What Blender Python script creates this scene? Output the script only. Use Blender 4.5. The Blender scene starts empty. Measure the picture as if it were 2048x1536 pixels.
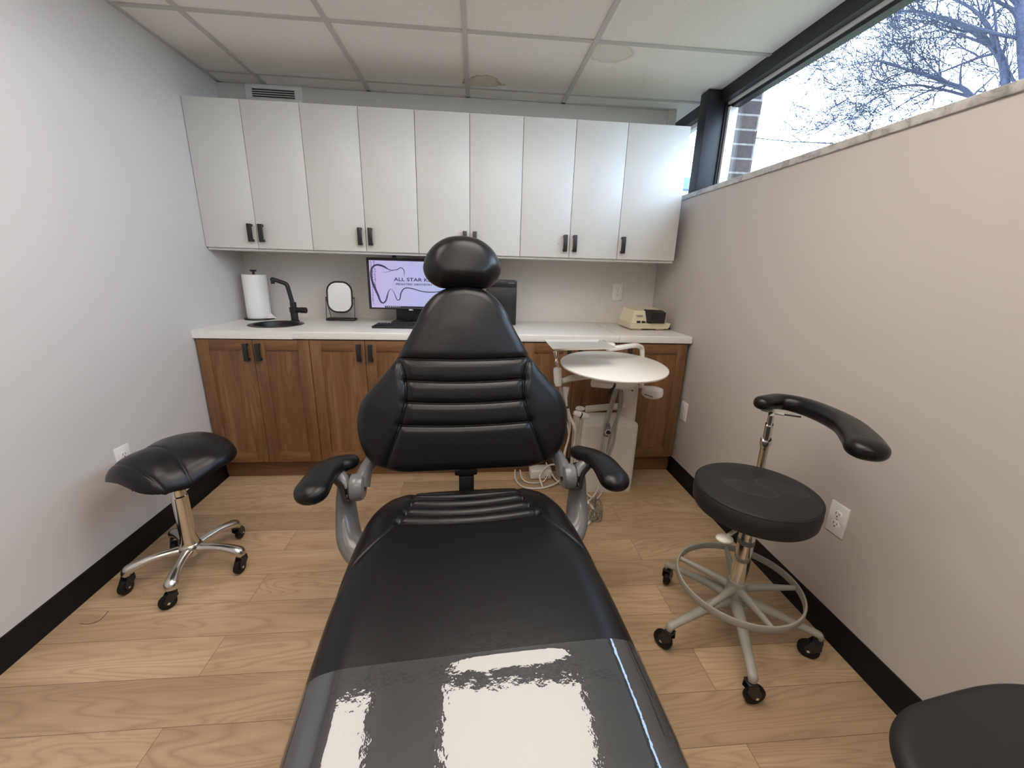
import bpy, bmesh, math, random
import numpy as np
from mathutils import Vector, Matrix
random.seed(7)
PI = math.pi
COL = bpy.context.scene.collection
# ------------------------------------------------------------------ camera
F = 815.39
CAM = Vector((1.5317, -2.9914, 1.3003))
_a, _b, _c = [math.radians(v) for v in (-15.9457, 5.2567, 1.5919)]
FW = Vector((math.sin(_b)*math.cos(_a), math.cos(_b)*math.cos(_a), math.sin(_a)))
_r = FW.cross(Vector((0, 0, 1))).normalized(); _u = _r.cross(FW)
RT = _r*math.cos(_c) + _u*math.sin(_c); UP = -_r*math.sin(_c) + _u*math.cos(_c)
cd = bpy.data.cameras.new('camera'); cam = bpy.data.objects.new('camera', cd); COL.objects.link(cam)
cd.sensor_width = 36; cd.lens = F/2048*36; cd.clip_start = .02; cd.clip_end = 300
cam.matrix_world = Matrix(((RT.x, UP.x, -FW.x, CAM.x), (RT.y, UP.y, -FW.y, CAM.y), (RT.z, UP.z, -FW.z, CAM.z), (0, 0, 0, 1)))
bpy.context.scene.camera = cam
def at(x, y, ax, v):
    """measured photo point -> place in the room on the plane ax = v"""
    d = FW + RT*((x-1024)/F) - UP*((y-768)/F); i = 'xyz'.index(ax)
    return CAM + d*((v-CAM[i])/d[i])
# ------------------------------------------------------------------ materials
def mat(name, color=(.8, .8, .8), rough=.5, metal=0, spec=.5, coat=0, coat_rough=.1, emit=None, es=0):
    m = bpy.data.materials.new(name); m.use_nodes = True
    p = m.node_tree.nodes['Principled BSDF']
    p.inputs['Base Color'].default_value = (*color, 1); p.inputs['Roughness'].default_value = rough
    p.inputs['Metallic'].default_value = metal; p.inputs['Specular IOR Level'].default_value = spec
    p.inputs['Coat Weight'].default_value = coat; p.inputs['Coat Roughness'].default_value = coat_rough
    if emit: p.inputs['Emission Color'].default_value = (*emit, 1); p.inputs['Emission Strength'].default_value = es
    return m
def nd(m, t, **kw):
    n = m.node_tree.nodes.new(t)
    for k, v in kw.items():
        if k in n.inputs.keys(): n.inputs[k].default_value = v
        else: setattr(n, k, v)
    return n
def ln(m, a, b): m.node_tree.links.new(a, b)
def pb(m): return m.node_tree.nodes['Principled BSDF']
def coords(m, scale=(1, 1, 1), rot=(0, 0, 0), loc=(0, 0, 0), kind='Object'):
    tc = nd(m, 'ShaderNodeTexCoord'); mp = nd(m, 'ShaderNodeMapping')
    mp.inputs['Scale'].default_value = scale; mp.inputs['Rotation'].default_value = rot; mp.inputs['Location'].default_value = loc
    ln(m, tc.outputs[kind], mp.inputs['Vector']); return mp.outputs['Vector']
def bump(m, scale, strength, dist=.001, detail=2, vec=None, kind='Object'):
    v = vec or coords(m, kind=kind)
    n = nd(m, 'ShaderNodeTexNoise', Scale=scale, Detail=detail); ln(m, v, n.inputs['Vector'])
    b = nd(m, 'ShaderNodeBump', Strength=strength, Distance=dist); ln(m, n.outputs['Fac'], b.inputs['Height'])
    ln(m, b.outputs['Normal'], pb(m).inputs['Normal']); return n, b
def ramp(m, stops, fac):
    r = nd(m, 'ShaderNodeValToRGB'); e = r.color_ramp.elements
    while len(e) < len(stops): e.new(.5)
    for i, (p, c) in enumerate(stops): e[i].position = p; e[i].color = (*c, 1)
    ln(m, fac, r.inputs['Fac']); return r.outputs['Color']
def mix(m, fac, a, b, mode='MIX'):
    n = nd(m, 'ShaderNodeMix'); n.data_type = 'RGBA'; n.blend_type = mode
    for s, v in ((n.inputs[0], fac), (n.inputs[6], a), (n.inputs[7], b)):
        if hasattr(v, 'is_linked') or hasattr(v, 'links'): ln(m, v, s)
        elif isinstance(v, tuple): s.default_value = (*v, 1)
        else: s.default_value = v
    return n.outputs[2]
def mth(m, op, a, b=None, c=None):
    n = nd(m, 'ShaderNodeMath'); n.operation = op
    for i, v in enumerate((a, b, c)):
        if v is None: continue
        if hasattr(v, 'links'): ln(m, v, n.inputs[i])
        else: n.inputs[i].default_value = v
    return n.outputs[0]

M = {}
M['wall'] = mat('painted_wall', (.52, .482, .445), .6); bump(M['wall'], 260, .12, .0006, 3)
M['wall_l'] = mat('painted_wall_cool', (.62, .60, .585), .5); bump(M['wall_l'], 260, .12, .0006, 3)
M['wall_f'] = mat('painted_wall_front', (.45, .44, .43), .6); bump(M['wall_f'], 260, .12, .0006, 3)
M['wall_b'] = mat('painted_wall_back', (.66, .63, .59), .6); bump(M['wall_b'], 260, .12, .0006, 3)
# ceiling tiles with pitted texture and two old water stains
m = M['tile'] = mat('ceiling_tile', (.78, .75, .71), .9, spec=.1)
v = coords(m)
n1 = nd(m, 'ShaderNodeTexNoise', Scale=150.0, Detail=4.0, Roughness=.7); ln(m, v, n1.inputs['Vector'])
b = nd(m, 'ShaderNodeBump', Strength=.5, Distance=.003); ln(m, n1.outputs['Fac'], b.inputs['Height']); ln(m, b.outputs['Normal'], pb(m).inputs['Normal'])
def stain(cx, cy, rx, ry, rot, nz):
    mp = nd(m, 'ShaderNodeMapping'); mp.vector_type = 'TEXTURE'; mp.inputs['Location'].default_value = (cx, cy, 0); mp.inputs['Rotation'].default_value = (0, 0, rot); mp.inputs['Scale'].default_value = (rx, ry, 1)
    ln(m, v, mp.inputs['Vector'])
    sep = nd(m, 'ShaderNodeSeparateXYZ'); ln(m, mp.outputs['Vector'], sep.inputs[0])
    r = mth(m, 'SQRT', mth(m, 'ADD', mth(m, 'MULTIPLY', sep.outputs[0], sep.outputs[0]), mth(m, 'MULTIPLY', sep.outputs[1], sep.outputs[1])))
    nn = nd(m, 'ShaderNodeTexNoise', Scale=nz, Detail=4.0); ln(m, v, nn.inputs['Vector'])
    return mth(m, 'ADD', r, mth(m, 'MULTIPLY', mth(m, 'SUBTRACT', nn.outputs['Fac'], .5), 1.3))
s1 = stain(1.57, -.235, .11, .085, 0, 14); s2 = stain(2.2, -.66, .13, .10, .4, 9)
base = ramp(m, [(.3, (.84, .81, .77)), (.7, (.93, .90, .86))], n1.outputs['Fac'])
c1 = ramp(m, [(0, (.76, .68, .57)), (.80, (.78, .70, .59)), (.94, (.55, .42, .29)), (1.0, (.84, .80, .75))], s1)
f1 = ramp(m, [(0, (1, 1, 1)), (.97, (1, 1, 1)), (1.0, (0, 0, 0))], s1)
c2 = ramp(m, [(0, (.83, .80, .75)), (.8, (.82, .77, .71)), (.93, (.75, .67, .58)), (1.0, (.86, .83, .79))], s2)
f2 = ramp(m, [(0, (1, 1, 1)), (.97, (1, 1, 1)), (1.0, (0, 0, 0))], s2)
o = mix(m, f1, base, c1); o = mix(m, f2, o, c2); ln(m, o, pb(m).inputs['Base Color'])
M['grid'] = mat('ceiling_grid_metal', (.56, .55, .53), .5)
# oak vinyl plank floor
m = M['floor'] = mat('oak_plank_floor', (.5, .38, .25), .42)
v = coords(m)
PW, PL = .1535, 1.22
br = nd(m, 'ShaderNodeTexBrick', Scale=1.0); br.offset = .37; br.squash = 1
br.inputs['Brick Width'].default_value = PL; br.inputs['Row Height'].default_value = PW; br.inputs['Mortar Size'].default_value = .0008; br.inputs['Mortar Smooth'].default_value = .0; br.inputs['Bias'].default_value = 0
br.inputs['Color1'].default_value = (0, 0, 0, 1); br.inputs['Color2'].default_value = (1, 1, 1, 1); br.inputs['Mortar'].default_value = (.5, .5, .5, 1)
mp = nd(m, 'ShaderNodeMapping'); mp.inputs['Location'].default_value = (.13, .061, 0); ln(m, v, mp.inputs['Vector']); ln(m, mp.outputs[0], br.inputs['Vector'])
sep = nd(m, 'ShaderNodeSeparateXYZ'); ln(m, mp.outputs[0], sep.inputs[0])
rowi = mth(m, 'FLOOR', mth(m, 'DIVIDE', sep.outputs[1], PW))
rnd = nd(m, 'ShaderNodeSeparateColor'); ln(m, br.outputs['Color'], rnd.inputs[0])
shift = mth(m, 'ADD', mth(m, 'MULTIPLY', rowi, 3.71), mth(m, 'MULTIPLY', rnd.outputs[0], 17.3))
cb = nd(m, 'ShaderNodeCombineXYZ'); ln(m, mth(m, 'ADD', sep.outputs[0], shift), cb.inputs[0]); ln(m, mth(m, 'ADD', sep.outputs[1], mth(m, 'MULTIPLY', shift, .37)), cb.inputs[1])
mg = nd(m, 'ShaderNodeMapping'); mg.inputs['Scale'].default_value = (1.1, 9, 1); ln(m, cb.outputs[0], mg.inputs['Vector'])
ng = nd(m, 'ShaderNodeTexNoise', Scale=1.0, Detail=2.0, Roughness=.45, Distortion=.35); ln(m, mg.outputs[0], ng.inputs['Vector'])
rings = mth(m, 'FRACT', mth(m, 'MULTIPLY', ng.outputs['Fac'], 15.0))
cath = mth(m, 'POWER', mth(m, 'ABSOLUTE', mth(m, 'SUBTRACT', mth(m, 'MULTIPLY', rings, 2.0), 1.0)), 2.5)
mf = nd(m, 'ShaderNodeMapping'); mf.inputs['Scale'].default_value = (9, 260, 1); ln(m, cb.outputs[0], mf.inputs['Vector'])
nf = nd(m, 'ShaderNodeTexNoise', Scale=1.0, Detail=4.0, Roughness=.65); ln(m, mf.outputs[0], nf.inputs['Vector'])
mb_ = nd(m, 'ShaderNodeMapping'); mb_.inputs['Scale'].default_value = (.9, 6, 1); ln(m, cb.outputs[0], mb_.inputs['Vector'])
nb = nd(m, 'ShaderNodeTexNoise', Scale=1.3, Detail=3.0); ln(m, mb_.outputs[0], nb.inputs['Vector'])
cA = ramp(m, [(.3, (.44, .295, .170)), (.55, (.57, .405, .245)), (.75, (.68, .50, .32))], nb.outputs['Fac'])
cB = mix(m, mth(m, 'MULTIPLY', cath, .5), cA, (.28, .17, .09))
cC = mix(m, mth(m, 'MULTIPLY', mth(m, 'SUBTRACT', 1.0, nf.outputs['Fac']), .62), cB, (.31, .195, .11))
pt = mix(m, .9, cC, ramp(m, [(0, (.80, .78, .76)), (1, (1.12, 1.12, 1.12))], rnd.outputs[0]), 'MULTIPLY')
fin = mix(m, br.outputs['Fac'], pt, (.13, .08, .045)); ln(m, fin, pb(m).inputs['Base Color'])
b = nd(m, 'ShaderNodeBump', Strength=.18, Distance=.001); ln(m, nf.outputs['Fac'], b.inputs['Height']); ln(m, b.outputs['Normal'], pb(m).inputs['Normal'])
# walnut laminate
def walnut(name, axis, k=1.0):
    m = mat(name, (.2, .1, .05), .42)
    sc = {'z': (14, 14, 1.1), 'x': (1.1, 14, 14)}[axis]; sf = {'z': (230, 230, 7), 'x': (7, 230, 230)}[axis]
    v = coords(m, sc); v2 = coords(m, sf)
    n1 = nd(m, 'ShaderNodeTexNoise', Scale=1.0, Detail=3.0, Distortion=.5); ln(m, v, n1.inputs['Vector'])
    n2 = nd(m, 'ShaderNodeTexNoise', Scale=1.0, Detail=3.0, Roughness=.6); ln(m, v2, n2.inputs['Vector'])
    rg = mth(m, 'ABSOLUTE', mth(m, 'SUBTRACT', mth(m, 'MULTIPLY', mth(m, 'FRACT', mth(m, 'MULTIPLY', n1.outputs['Fac'], 9.0)), 2.0), 1.0))
    c = ramp(m, [(.25, (.15*k, .068*k, .027*k)), (.5, (.25*k, .122*k, .050*k)), (.75, (.37*k, .19*k, .08*k))], n1.outputs['Fac'])
    c = mix(m, mth(m, 'MULTIPLY', rg, .5), c, (.11*k, .05*k, .019*k))
    c = mix(m, mth(m, 'MULTIPLY', n2.outputs['Fac'], .55), c, (.11*k, .05*k, .022*k)); ln(m, c, pb(m).inputs['Base Color'])
    b = nd(m, 'ShaderNodeBump', Strength=.15, Distance=.0006); ln(m, n2.outputs['Fac'], b.inputs['Height']); ln(m, b.outputs['Normal'], pb(m).inputs['Normal'])
    return m
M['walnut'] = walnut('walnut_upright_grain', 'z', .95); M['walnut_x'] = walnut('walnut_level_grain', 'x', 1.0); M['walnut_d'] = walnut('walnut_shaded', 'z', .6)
m = M['leather'] = mat('black_vinyl', (.0045, .0045, .005), .31, spec=.36)
v = coords(m); vo = nd(m, 'ShaderNodeTexVoronoi', Scale=420.0); ln(m, v, vo.inputs['Vector'])
n2 = nd(m, 'ShaderNodeTexNoise', Scale=28.0, Detail=3.0); ln(m, v, n2.inputs['Vector'])
h = mth(m, 'ADD', mth(m, 'MULTIPLY', vo.outputs['Distance'], .35), mth(m, 'MULTIPLY', n2.outputs['Fac'], 1.2))
b = nd(m, 'ShaderNodeBump', Strength=.28, Distance=.0012); ln(m, h, b.inputs['Height']); ln(m, b.outputs['Normal'], pb(m).inputs['Normal'])
# worn matte vinyl of the round stool with rubbed rings
m = M['matte'] = mat('worn_matte_vinyl', (.02, .02, .02), .55, spec=.35)
bump(m, 320, .2, .0008, 2)
m = M['white_lac'] = mat('white_cabinet_front', (.64, .635, .605), .35, spec=.4); bump(m, 330, .12, .0004, 2)
M['white_edge'] = mat('white_cabinet_box', (.74, .73, .70), .45)
m = M['counter'] = mat('white_laminate_top', (.80, .785, .75), .35)
v = coords(m); n1 = nd(m, 'ShaderNodeTexNoise', Scale=500.0, Detail=2.0); ln(m, v, n1.inputs['Vector'])
ln(m, ramp(m, [(.35, (.66, .65, .62)), (.5, (.82, .805, .77))], n1.outputs['Fac']), pb(m).inputs['Base Color'])
M['handle'] = mat('matt_black_metal', (.012, .012, .012), .4)
M['blackp'] = mat('black_plastic', (.012, .012, .013), .35); bump(M['blackp'], 900, .1, .0003)
M['blackm'] = mat('black_window_metal', (.012, .013, .018), .45); bump(M['blackm'], 60, .05, .001)
M['base'] = mat('black_rubber_base', (.004, .004, .004), .5, spec=.3); bump(M['base'], 120, .1, .0008)
m = M['chrome'] = mat('polished_metal', (.78, .76, .73), .12, 1); bump(m, 40, .05, .0005)
m = M['castalu'] = mat('cast_aluminium', (.62, .59, .56), .24, 1); bump(m, 90, .08, .0006)
M['trayst'] = mat('brushed_steel', (.82, .80, .76), .38, .75); bump(M['trayst'], 200, .05, .0004)
m = M['whitep'] = mat('white_enamel', (.78, .76, .72), .25); bump(m, 50, .02, .0004)
m = M['whitec'] = mat('white_cart_shell', (.68, .65, .59), .32); bump(m, 50, .02, .0004)
m = M['greyp'] = mat('grey_enamel_casting', (.15, .147, .143), .22); bump(m, 50, .03, .0004)
m = M['hose'] = mat('grey_hose', (.33, .315, .29), .4); bump(m, 300, .1, .0004)
m = M['cordw'] = mat('pale_cord', (.62, .59, .53), .45); bump(m, 300, .05, .0004)
m = M['taupe'] = mat('taupe_enamel', (.30, .285, .24), .38); bump(m, 80, .06, .0005)
m = M['cream'] = mat('cream_plastic', (.72, .64, .47), .4); bump(m, 80, .05, .0004)
m = M['ivory'] = mat('ivory_lever', (.62, .60, .48), .35); bump(m, 80, .05, .0004)
m = M['paper'] = mat('paper_towel', (.86, .86, .85), .9, spec=.1); bump(m, 160, .6, .002, 3)
m = M['plate'] = mat('white_cover_plate', (.80, .79, .76), .35); bump(m, 60, .02, .0003)
m = M['marble'] = mat('marble_sill', (.5, .49, .47), .35)
v = coords(m); n1 = nd(m, 'ShaderNodeTexNoise', Scale=16.0, Detail=6.0, Roughness=.7, Distortion=.8); ln(m, v, n1.inputs['Vector'])
ln(m, ramp(m, [(.35, (.24, .225, .21)), (.5, (.46, .44, .42)), (.7, (.58, .565, .54))], n1.outputs['Fac']), pb(m).inputs['Base Color'])
m = M['brick'] = mat('brown_brick', (.1, .06, .05), .85)
tc = nd(m, 'ShaderNodeTexCoord'); sp = nd(m, 'ShaderNodeSeparateXYZ'); ln(m, tc.outputs['Object'], sp.inputs[0])
cb = nd(m, 'ShaderNodeCombineXYZ'); ln(m, mth(m, 'ADD', sp.outputs[0], sp.outputs[1]), cb.inputs[0]); ln(m, sp.outputs[2], cb.inputs[1])
br = nd(m, 'ShaderNodeTexBrick', Scale=1.0); br.inputs['Brick Width'].default_value = .42; br.inputs['Row Height'].default_value = .0795; br.inputs['Mortar Size'].default_value = .0055; br.offset = .5
br.inputs['Color1'].default_value = (.045, .032, .030, 1); br.inputs['Color2'].default_value = (.07, .047, .040, 1); br.inputs['Mortar'].default_value = (.22, .20, .18, 1)
ln(m, cb.outputs[0], br.inputs['Vector']); n1 = nd(m, 'ShaderNodeTexNoise', Scale=45.0, Detail=4.0); ln(m, tc.outputs['Object'], n1.inputs['Vector'])
ln(m, mix(m, .5, br.outputs['Color'], n1.outputs['Fac'], 'OVERLAY'), pb(m).inputs['Base Color'])
m = M['bark'] = mat('bark_glare_tint', (.10, .095, .10), .9); n, b = bump(m, 30, .6, .02, 4)
ln(m, ramp(m, [(.35, (.012, .016, .035)), (.65, (.03, .036, .065))], n.outputs['Fac']), pb(m).inputs['Base Color'])  # blue tint of the bright sky's glare is mixed into the dark bark colour
M['outwall'] = mat('pale_render', (.62, .66, .72), .8); bump(M['outwall'], 5, .1, .01)
M['outroof'] = mat('blue_grey_roof', (.12, .2, .3), .7); bump(M['outroof'], 5, .1, .01)
M['grass'] = mat('winter_grass', (.12, .12, .06), .9); bump(M['grass'], 8, .4, .05)
def glassy(name, ior, tint, haze=None, hazef=0, nz=None, rough=0.0):
    m = bpy.data.materials.new(name); m.use_nodes = True; nt = m.node_tree; nt.nodes.clear()
    out = nd(m, 'ShaderNodeOutputMaterial'); tr = nd(m, 'ShaderNodeBsdfTransparent'); tr.inputs[0].default_value = (*tint, 1)
    gl = nd(m, 'ShaderNodeBsdfGlossy'); gl.inputs['Roughness'].default_value = rough; gl.inputs['Color'].default_value = (1, 1, 1, 1)
    fr = nd(m, 'ShaderNodeFresnel'); fr.inputs['IOR'].default_value = ior; mx = nd(m, 'ShaderNodeMixShader')
    geo = nd(m, 'ShaderNodeNewGeometry'); fi = mth(m, 'ADD', mth(m, 'MULTIPLY', geo.outputs['Backfacing'], 1/ior-ior), ior); ln(m, fi, fr.inputs['IOR'])
    ln(m, fr.outputs[0], mx.inputs[0]); ln(m, tr.outputs[0], mx.inputs[1]); ln(m, gl.outputs[0], mx.inputs[2])
    last = mx.outputs[0]
    if haze:
        df = nd(m, 'ShaderNodeBsdfDiffuse'); df.inputs[0].default_value = (*haze, 1); m2 = nd(m, 'ShaderNodeMixShader'); m2.inputs[0].default_value = hazef
        tcx = coords(m); sn = nd(m, 'ShaderNodeTexNoise', Scale=3.0, Detail=5.0, Roughness=.7); ln(m, tcx, sn.inputs['Vector'])
        ln(m, mth(m, 'MULTIPLY', sn.outputs['Fac'], hazef*2), m2.inputs[0])
        ln(m, last, m2.inputs[1]); ln(m, df.outputs[0], m2.inputs[2]); last = m2.outputs[0]
    if nz:
        v = coords(m); hs = None
        for (s, a) in nz:
            nn = nd(m, 'ShaderNodeTexNoise', Scale=s, Detail=3.0, Roughness=.6); ln(m, v, nn.inputs['Vector']); t = mth(m, 'MULTIPLY', nn.outputs['Fac'], a)
            hs = t if hs is None else mth(m, 'ADD', hs, t)
        bb = nd(m, 'ShaderNodeBump', Strength=1.0, Distance=1.0); ln(m, hs, bb.inputs['Height']); ln(m, bb.outputs['Normal'], gl.inputs['Normal'])
    ln(m, last, out.inputs[0]); return m
M['glass'] = glassy('window_glass', 1.45, (.93, .97, 1.0))
M['film'] = glassy('clear_vinyl_sheet', 1.9, (.9, .9, .92), (.40, .42, .46), .04, [(11, .0008), (42, .00022)], .012)
M['mirror'] = mat('mirror_glass', (.8, .82, .8), .02, 1); bump(M['mirror'], 1, .0, .0001)
def emis(name, col, s):
    m = mat(name, (0, 0, 0), .4, emit=col, es=s); return m
M['lamp'] = emis('light_diffuser', (1.0, .92, .83), 5.7)
m = M['screen'] = mat('lit_screen', (.02, .02, .02), .25)
v = coords(m, (1, 1, 1), kind='Generated'); g = nd(m, 'ShaderNodeSeparateXYZ'); ln(m, v, g.inputs[0])
ln(m, ramp(m, [(0, (.50, .42, .72)), (.6, (.44, .45, .74)), (1, (.40, .47, .76))], g.outputs[0]), pb(m).inputs['Emission Color']); pb(m).inputs['Emission Strength'].default_value = .78
M['ink'] = mat('dark_ink', (.02, .02, .05), .6, emit=(.02, .02, .045), es=1)
M['whiteink'] = mat('white_print', (.8, .8, .8), .5, emit=(.8, .8, .8), es=.4)
M['redbrown'] = mat('dark_red_vinyl', (.07, .02, .015), .5)
# ------------------------------------------------------------------ object helpers
def link(o, parent=None):
    COL.objects.link(o)
    if parent: o.parent = parent
    return o
def mesh_obj(name, verts, faces, m, parent=None, smooth=True, sharp=None, loc=None):
    me = bpy.data.meshes.new(name); me.from_pydata([tuple(v) for v in verts], [], faces); me.update()
    return fin_mesh(name, me, m, parent, smooth, sharp, loc)
def fin_mesh(name, me, m, parent=None, smooth=True, sharp=None, loc=None):
    me.materials.append(m)
    if smooth:
        me.polygons.foreach_set('use_smooth', [True]*len(me.polygons))
        if sharp is not None: me.set_sharp_from_angle(angle=math.radians(sharp))
    o = bpy.data.objects.new(name, me); link(o, parent)
    if loc: o.location = loc
    return o
def empty(name, loc, label=None, cat=None, group=None, rz=0):
    o = bpy.data.objects.new(name, None); COL.objects.link(o); o.location = loc; o.rotation_euler = (0, 0, rz); o.empty_display_size = .05
    return tag(o, label, cat, group)
def tag(o, label=None, cat=None, group=None, kind=None):
    if label: o['label'] = label
    if cat: o['category'] = cat
    if group: o['group'] = group
    if kind: o['kind'] = kind
    return o
class B:
    """collects shapes into one mesh"""
    def __init__(s): s.bm = bmesh.new()
    def box(s, lo, hi, bev=0, seg=2, M4=None):
        r = bmesh.ops.create_cube(s.bm, size=1); vs = r['verts']
        c = [(a+b)/2 for a, b in zip(lo, hi)]; d = [abs(b-a) for a, b in zip(lo, hi)]
        for v in vs: v.co = Vector((c[0]+v.co.x*d[0], c[1]+v.co.y*d[1], c[2]+v.co.z*d[2]))
        if bev:
            es = list({e for v in vs for e in v.link_edges})
            g = bmesh.ops.bevel(s.bm, geom=es, offset=bev, segments=seg, profile=.5, affect='EDGES', clamp_overlap=True)
            vs = list({v for f in g['faces'] for v in f.verts} | {v for v in vs if v.is_valid})
        if M4 is not None:
            for v in vs: v.co = M4 @ v.co
        return s
    def raw(s, verts, faces, M4=None):
        vv = [s.bm.verts.new(M4 @ Vector(v) if M4 is not None else Vector(v)) for v in verts]
        for f in faces:
            try: s.bm.faces.new([vv[i] for i in f])
            except ValueError: pass
        return s
    def lathe(s, prof, c=(0, 0, 0), n=32, M4=None, ax='z', sx=1, sy=1, caps=True):
        caps = caps and prof[0] != prof[-1]
        V = []; Fc = []
        for (r, z) in prof:
            for i in range(n):
                a = 2*PI*i/n; p = (r*math.cos(a)*sx, r*math.sin(a)*sy, z)
                if ax == 'x': p = (p[2], p[0], p[1])
                if ax == 'y': p = (p[0], p[2], p[1])
                V.append((p[0]+c[0], p[1]+c[1], p[2]+c[2]))
        k = len(prof)
        for j in range(k-1):
            for i in range(n):
                Fc.append((j*n+i, j*n+(i+1) % n, (j+1)*n+(i+1) % n, (j+1)*n+i))
        if caps and prof[0][0] > 0: Fc.append(tuple(range(n))[::-1])
        if caps and prof[-1][0] > 0: Fc.append(tuple((k-1)*n+i for i in range(n)))
        return s.raw(V, Fc, M4)
    def tube(s, pts, r, n=12, smooth=0, flat=1.0, caps=True, up=None, M4=None):
        pts = [Vector(p) for p in pts]; rr = list(r) if isinstance(r, (list, tuple)) else [r]*len(pts)
        if smooth and len(pts) > 2: pts, rr = catmull(pts, rr, smooth)
        V, Fc = [], []; prev = None
        for i, p in enumerate(pts):
            t = (pts[min(i+1, len(pts)-1)]-pts[max(i-1, 0)]).normalized()
            if up is not None: a = (Vector(up)-t*t.dot(Vector(up))).normalized()
            elif prev is None:
                a = Vector((0, 0, 1)) if abs(t.z) < .9 else Vector((1, 0, 0)); a = (a-t*t.dot(a)).normalized()
            else: a = (prev-t*t.dot(prev)).normalized()
            prev = a; b_ = t.cross(a)
            for k in range(n):
                an = 2*PI*k/n; V.append(p+(a*math.cos(an)*flat+b_*math.sin(an))*rr[i])
        for i in range(len(pts)-1):
            for k in range(n): Fc.append((i*n+k, i*n+(k+1) % n, (i+1)*n+(k+1) % n, (i+1)*n+k))
        if caps: Fc.append(tuple(range(n))[::-1]); Fc.append(tuple((len(pts)-1)*n+k for k in range(n)))
        return s.raw(V, Fc, M4)
    def ell(s, c, r, n=24, M4=None):
        prof = [(max(math.sin(PI*j/(n//2)), 1e-5), -math.cos(PI*j/(n//2))) for j in range(n//2+1)]
        V, Fc = [], []
        for (q, z) in prof:
            for i in range(n): V.append((c[0]+r[0]*q*math.cos(2*PI*i/n), c[1]+r[1]*q*math.sin(2*PI*i/n), c[2]+r[2]*z))
        for j in range(len(prof)-1):
            for i in range(n): Fc.append((j*n+i, j*n+(i+1) % n, (j+1)*n+(i+1) % n, (j+1)*n+i))
        return s.raw(V, Fc, M4)
    def done(s, name, m, parent=None, smooth=True, sharp=35):
        bmesh.ops.recalc_face_normals(s.bm, faces=s.bm.faces)
        me = bpy.data.meshes.new(name); s.bm.to_mesh(me); s.bm.free()
        return fin_mesh(name, me, m, parent, smooth, sharp)
def catmull(pts, rr, n):
    P = [2*pts[0]-pts[1]]+pts+[2*pts[-1]-pts[-2]]; R_ = [rr[0]]+rr+[rr[-1]]; o, q = [], []
    for i in range(1, len(P)-2):
        for k in range(n):
            t = k/n; a, b, c, d = P[i-1:i+3]
            o.append(.5*((2*b)+(c-a)*t+(2*a-5*b+4*c-d)*t*t+(3*b-a-3*c+d)*t**3)); q.append(R_[i]*(1-t)+R_[i+1]*t)
    o.append(pts[-1]); q.append(rr[-1]); return o, q
def interp(tab, x):
    xs = [t[0] for t in tab]; return float(np.interp(x, xs, [t[1] for t in tab]))
def smoothtab(tab, n=8):
    """smooth closed/open 2d polyline"""
    p, _ = catmull([Vector((a, b, 0)) for a, b in tab], [0]*len(tab), n); return [(q.x, q.y) for q in p]
def dseg(P, poly, closed):
    poly = np.array(poly); A = poly if closed else poly[:-1]; Bq = np.roll(poly, -1, 0) if closed else poly[1:]
    D = np.full(len(P), 1e9)
    for a, b in zip(A, Bq):
        ab = b-a; L = (ab@ab) or 1e-12; t = np.clip(((P-a)@ab)/L, 0, 1); D = np.minimum(D, np.hypot(*(P-a-t[:, None]*ab).T))
    return D
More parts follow.
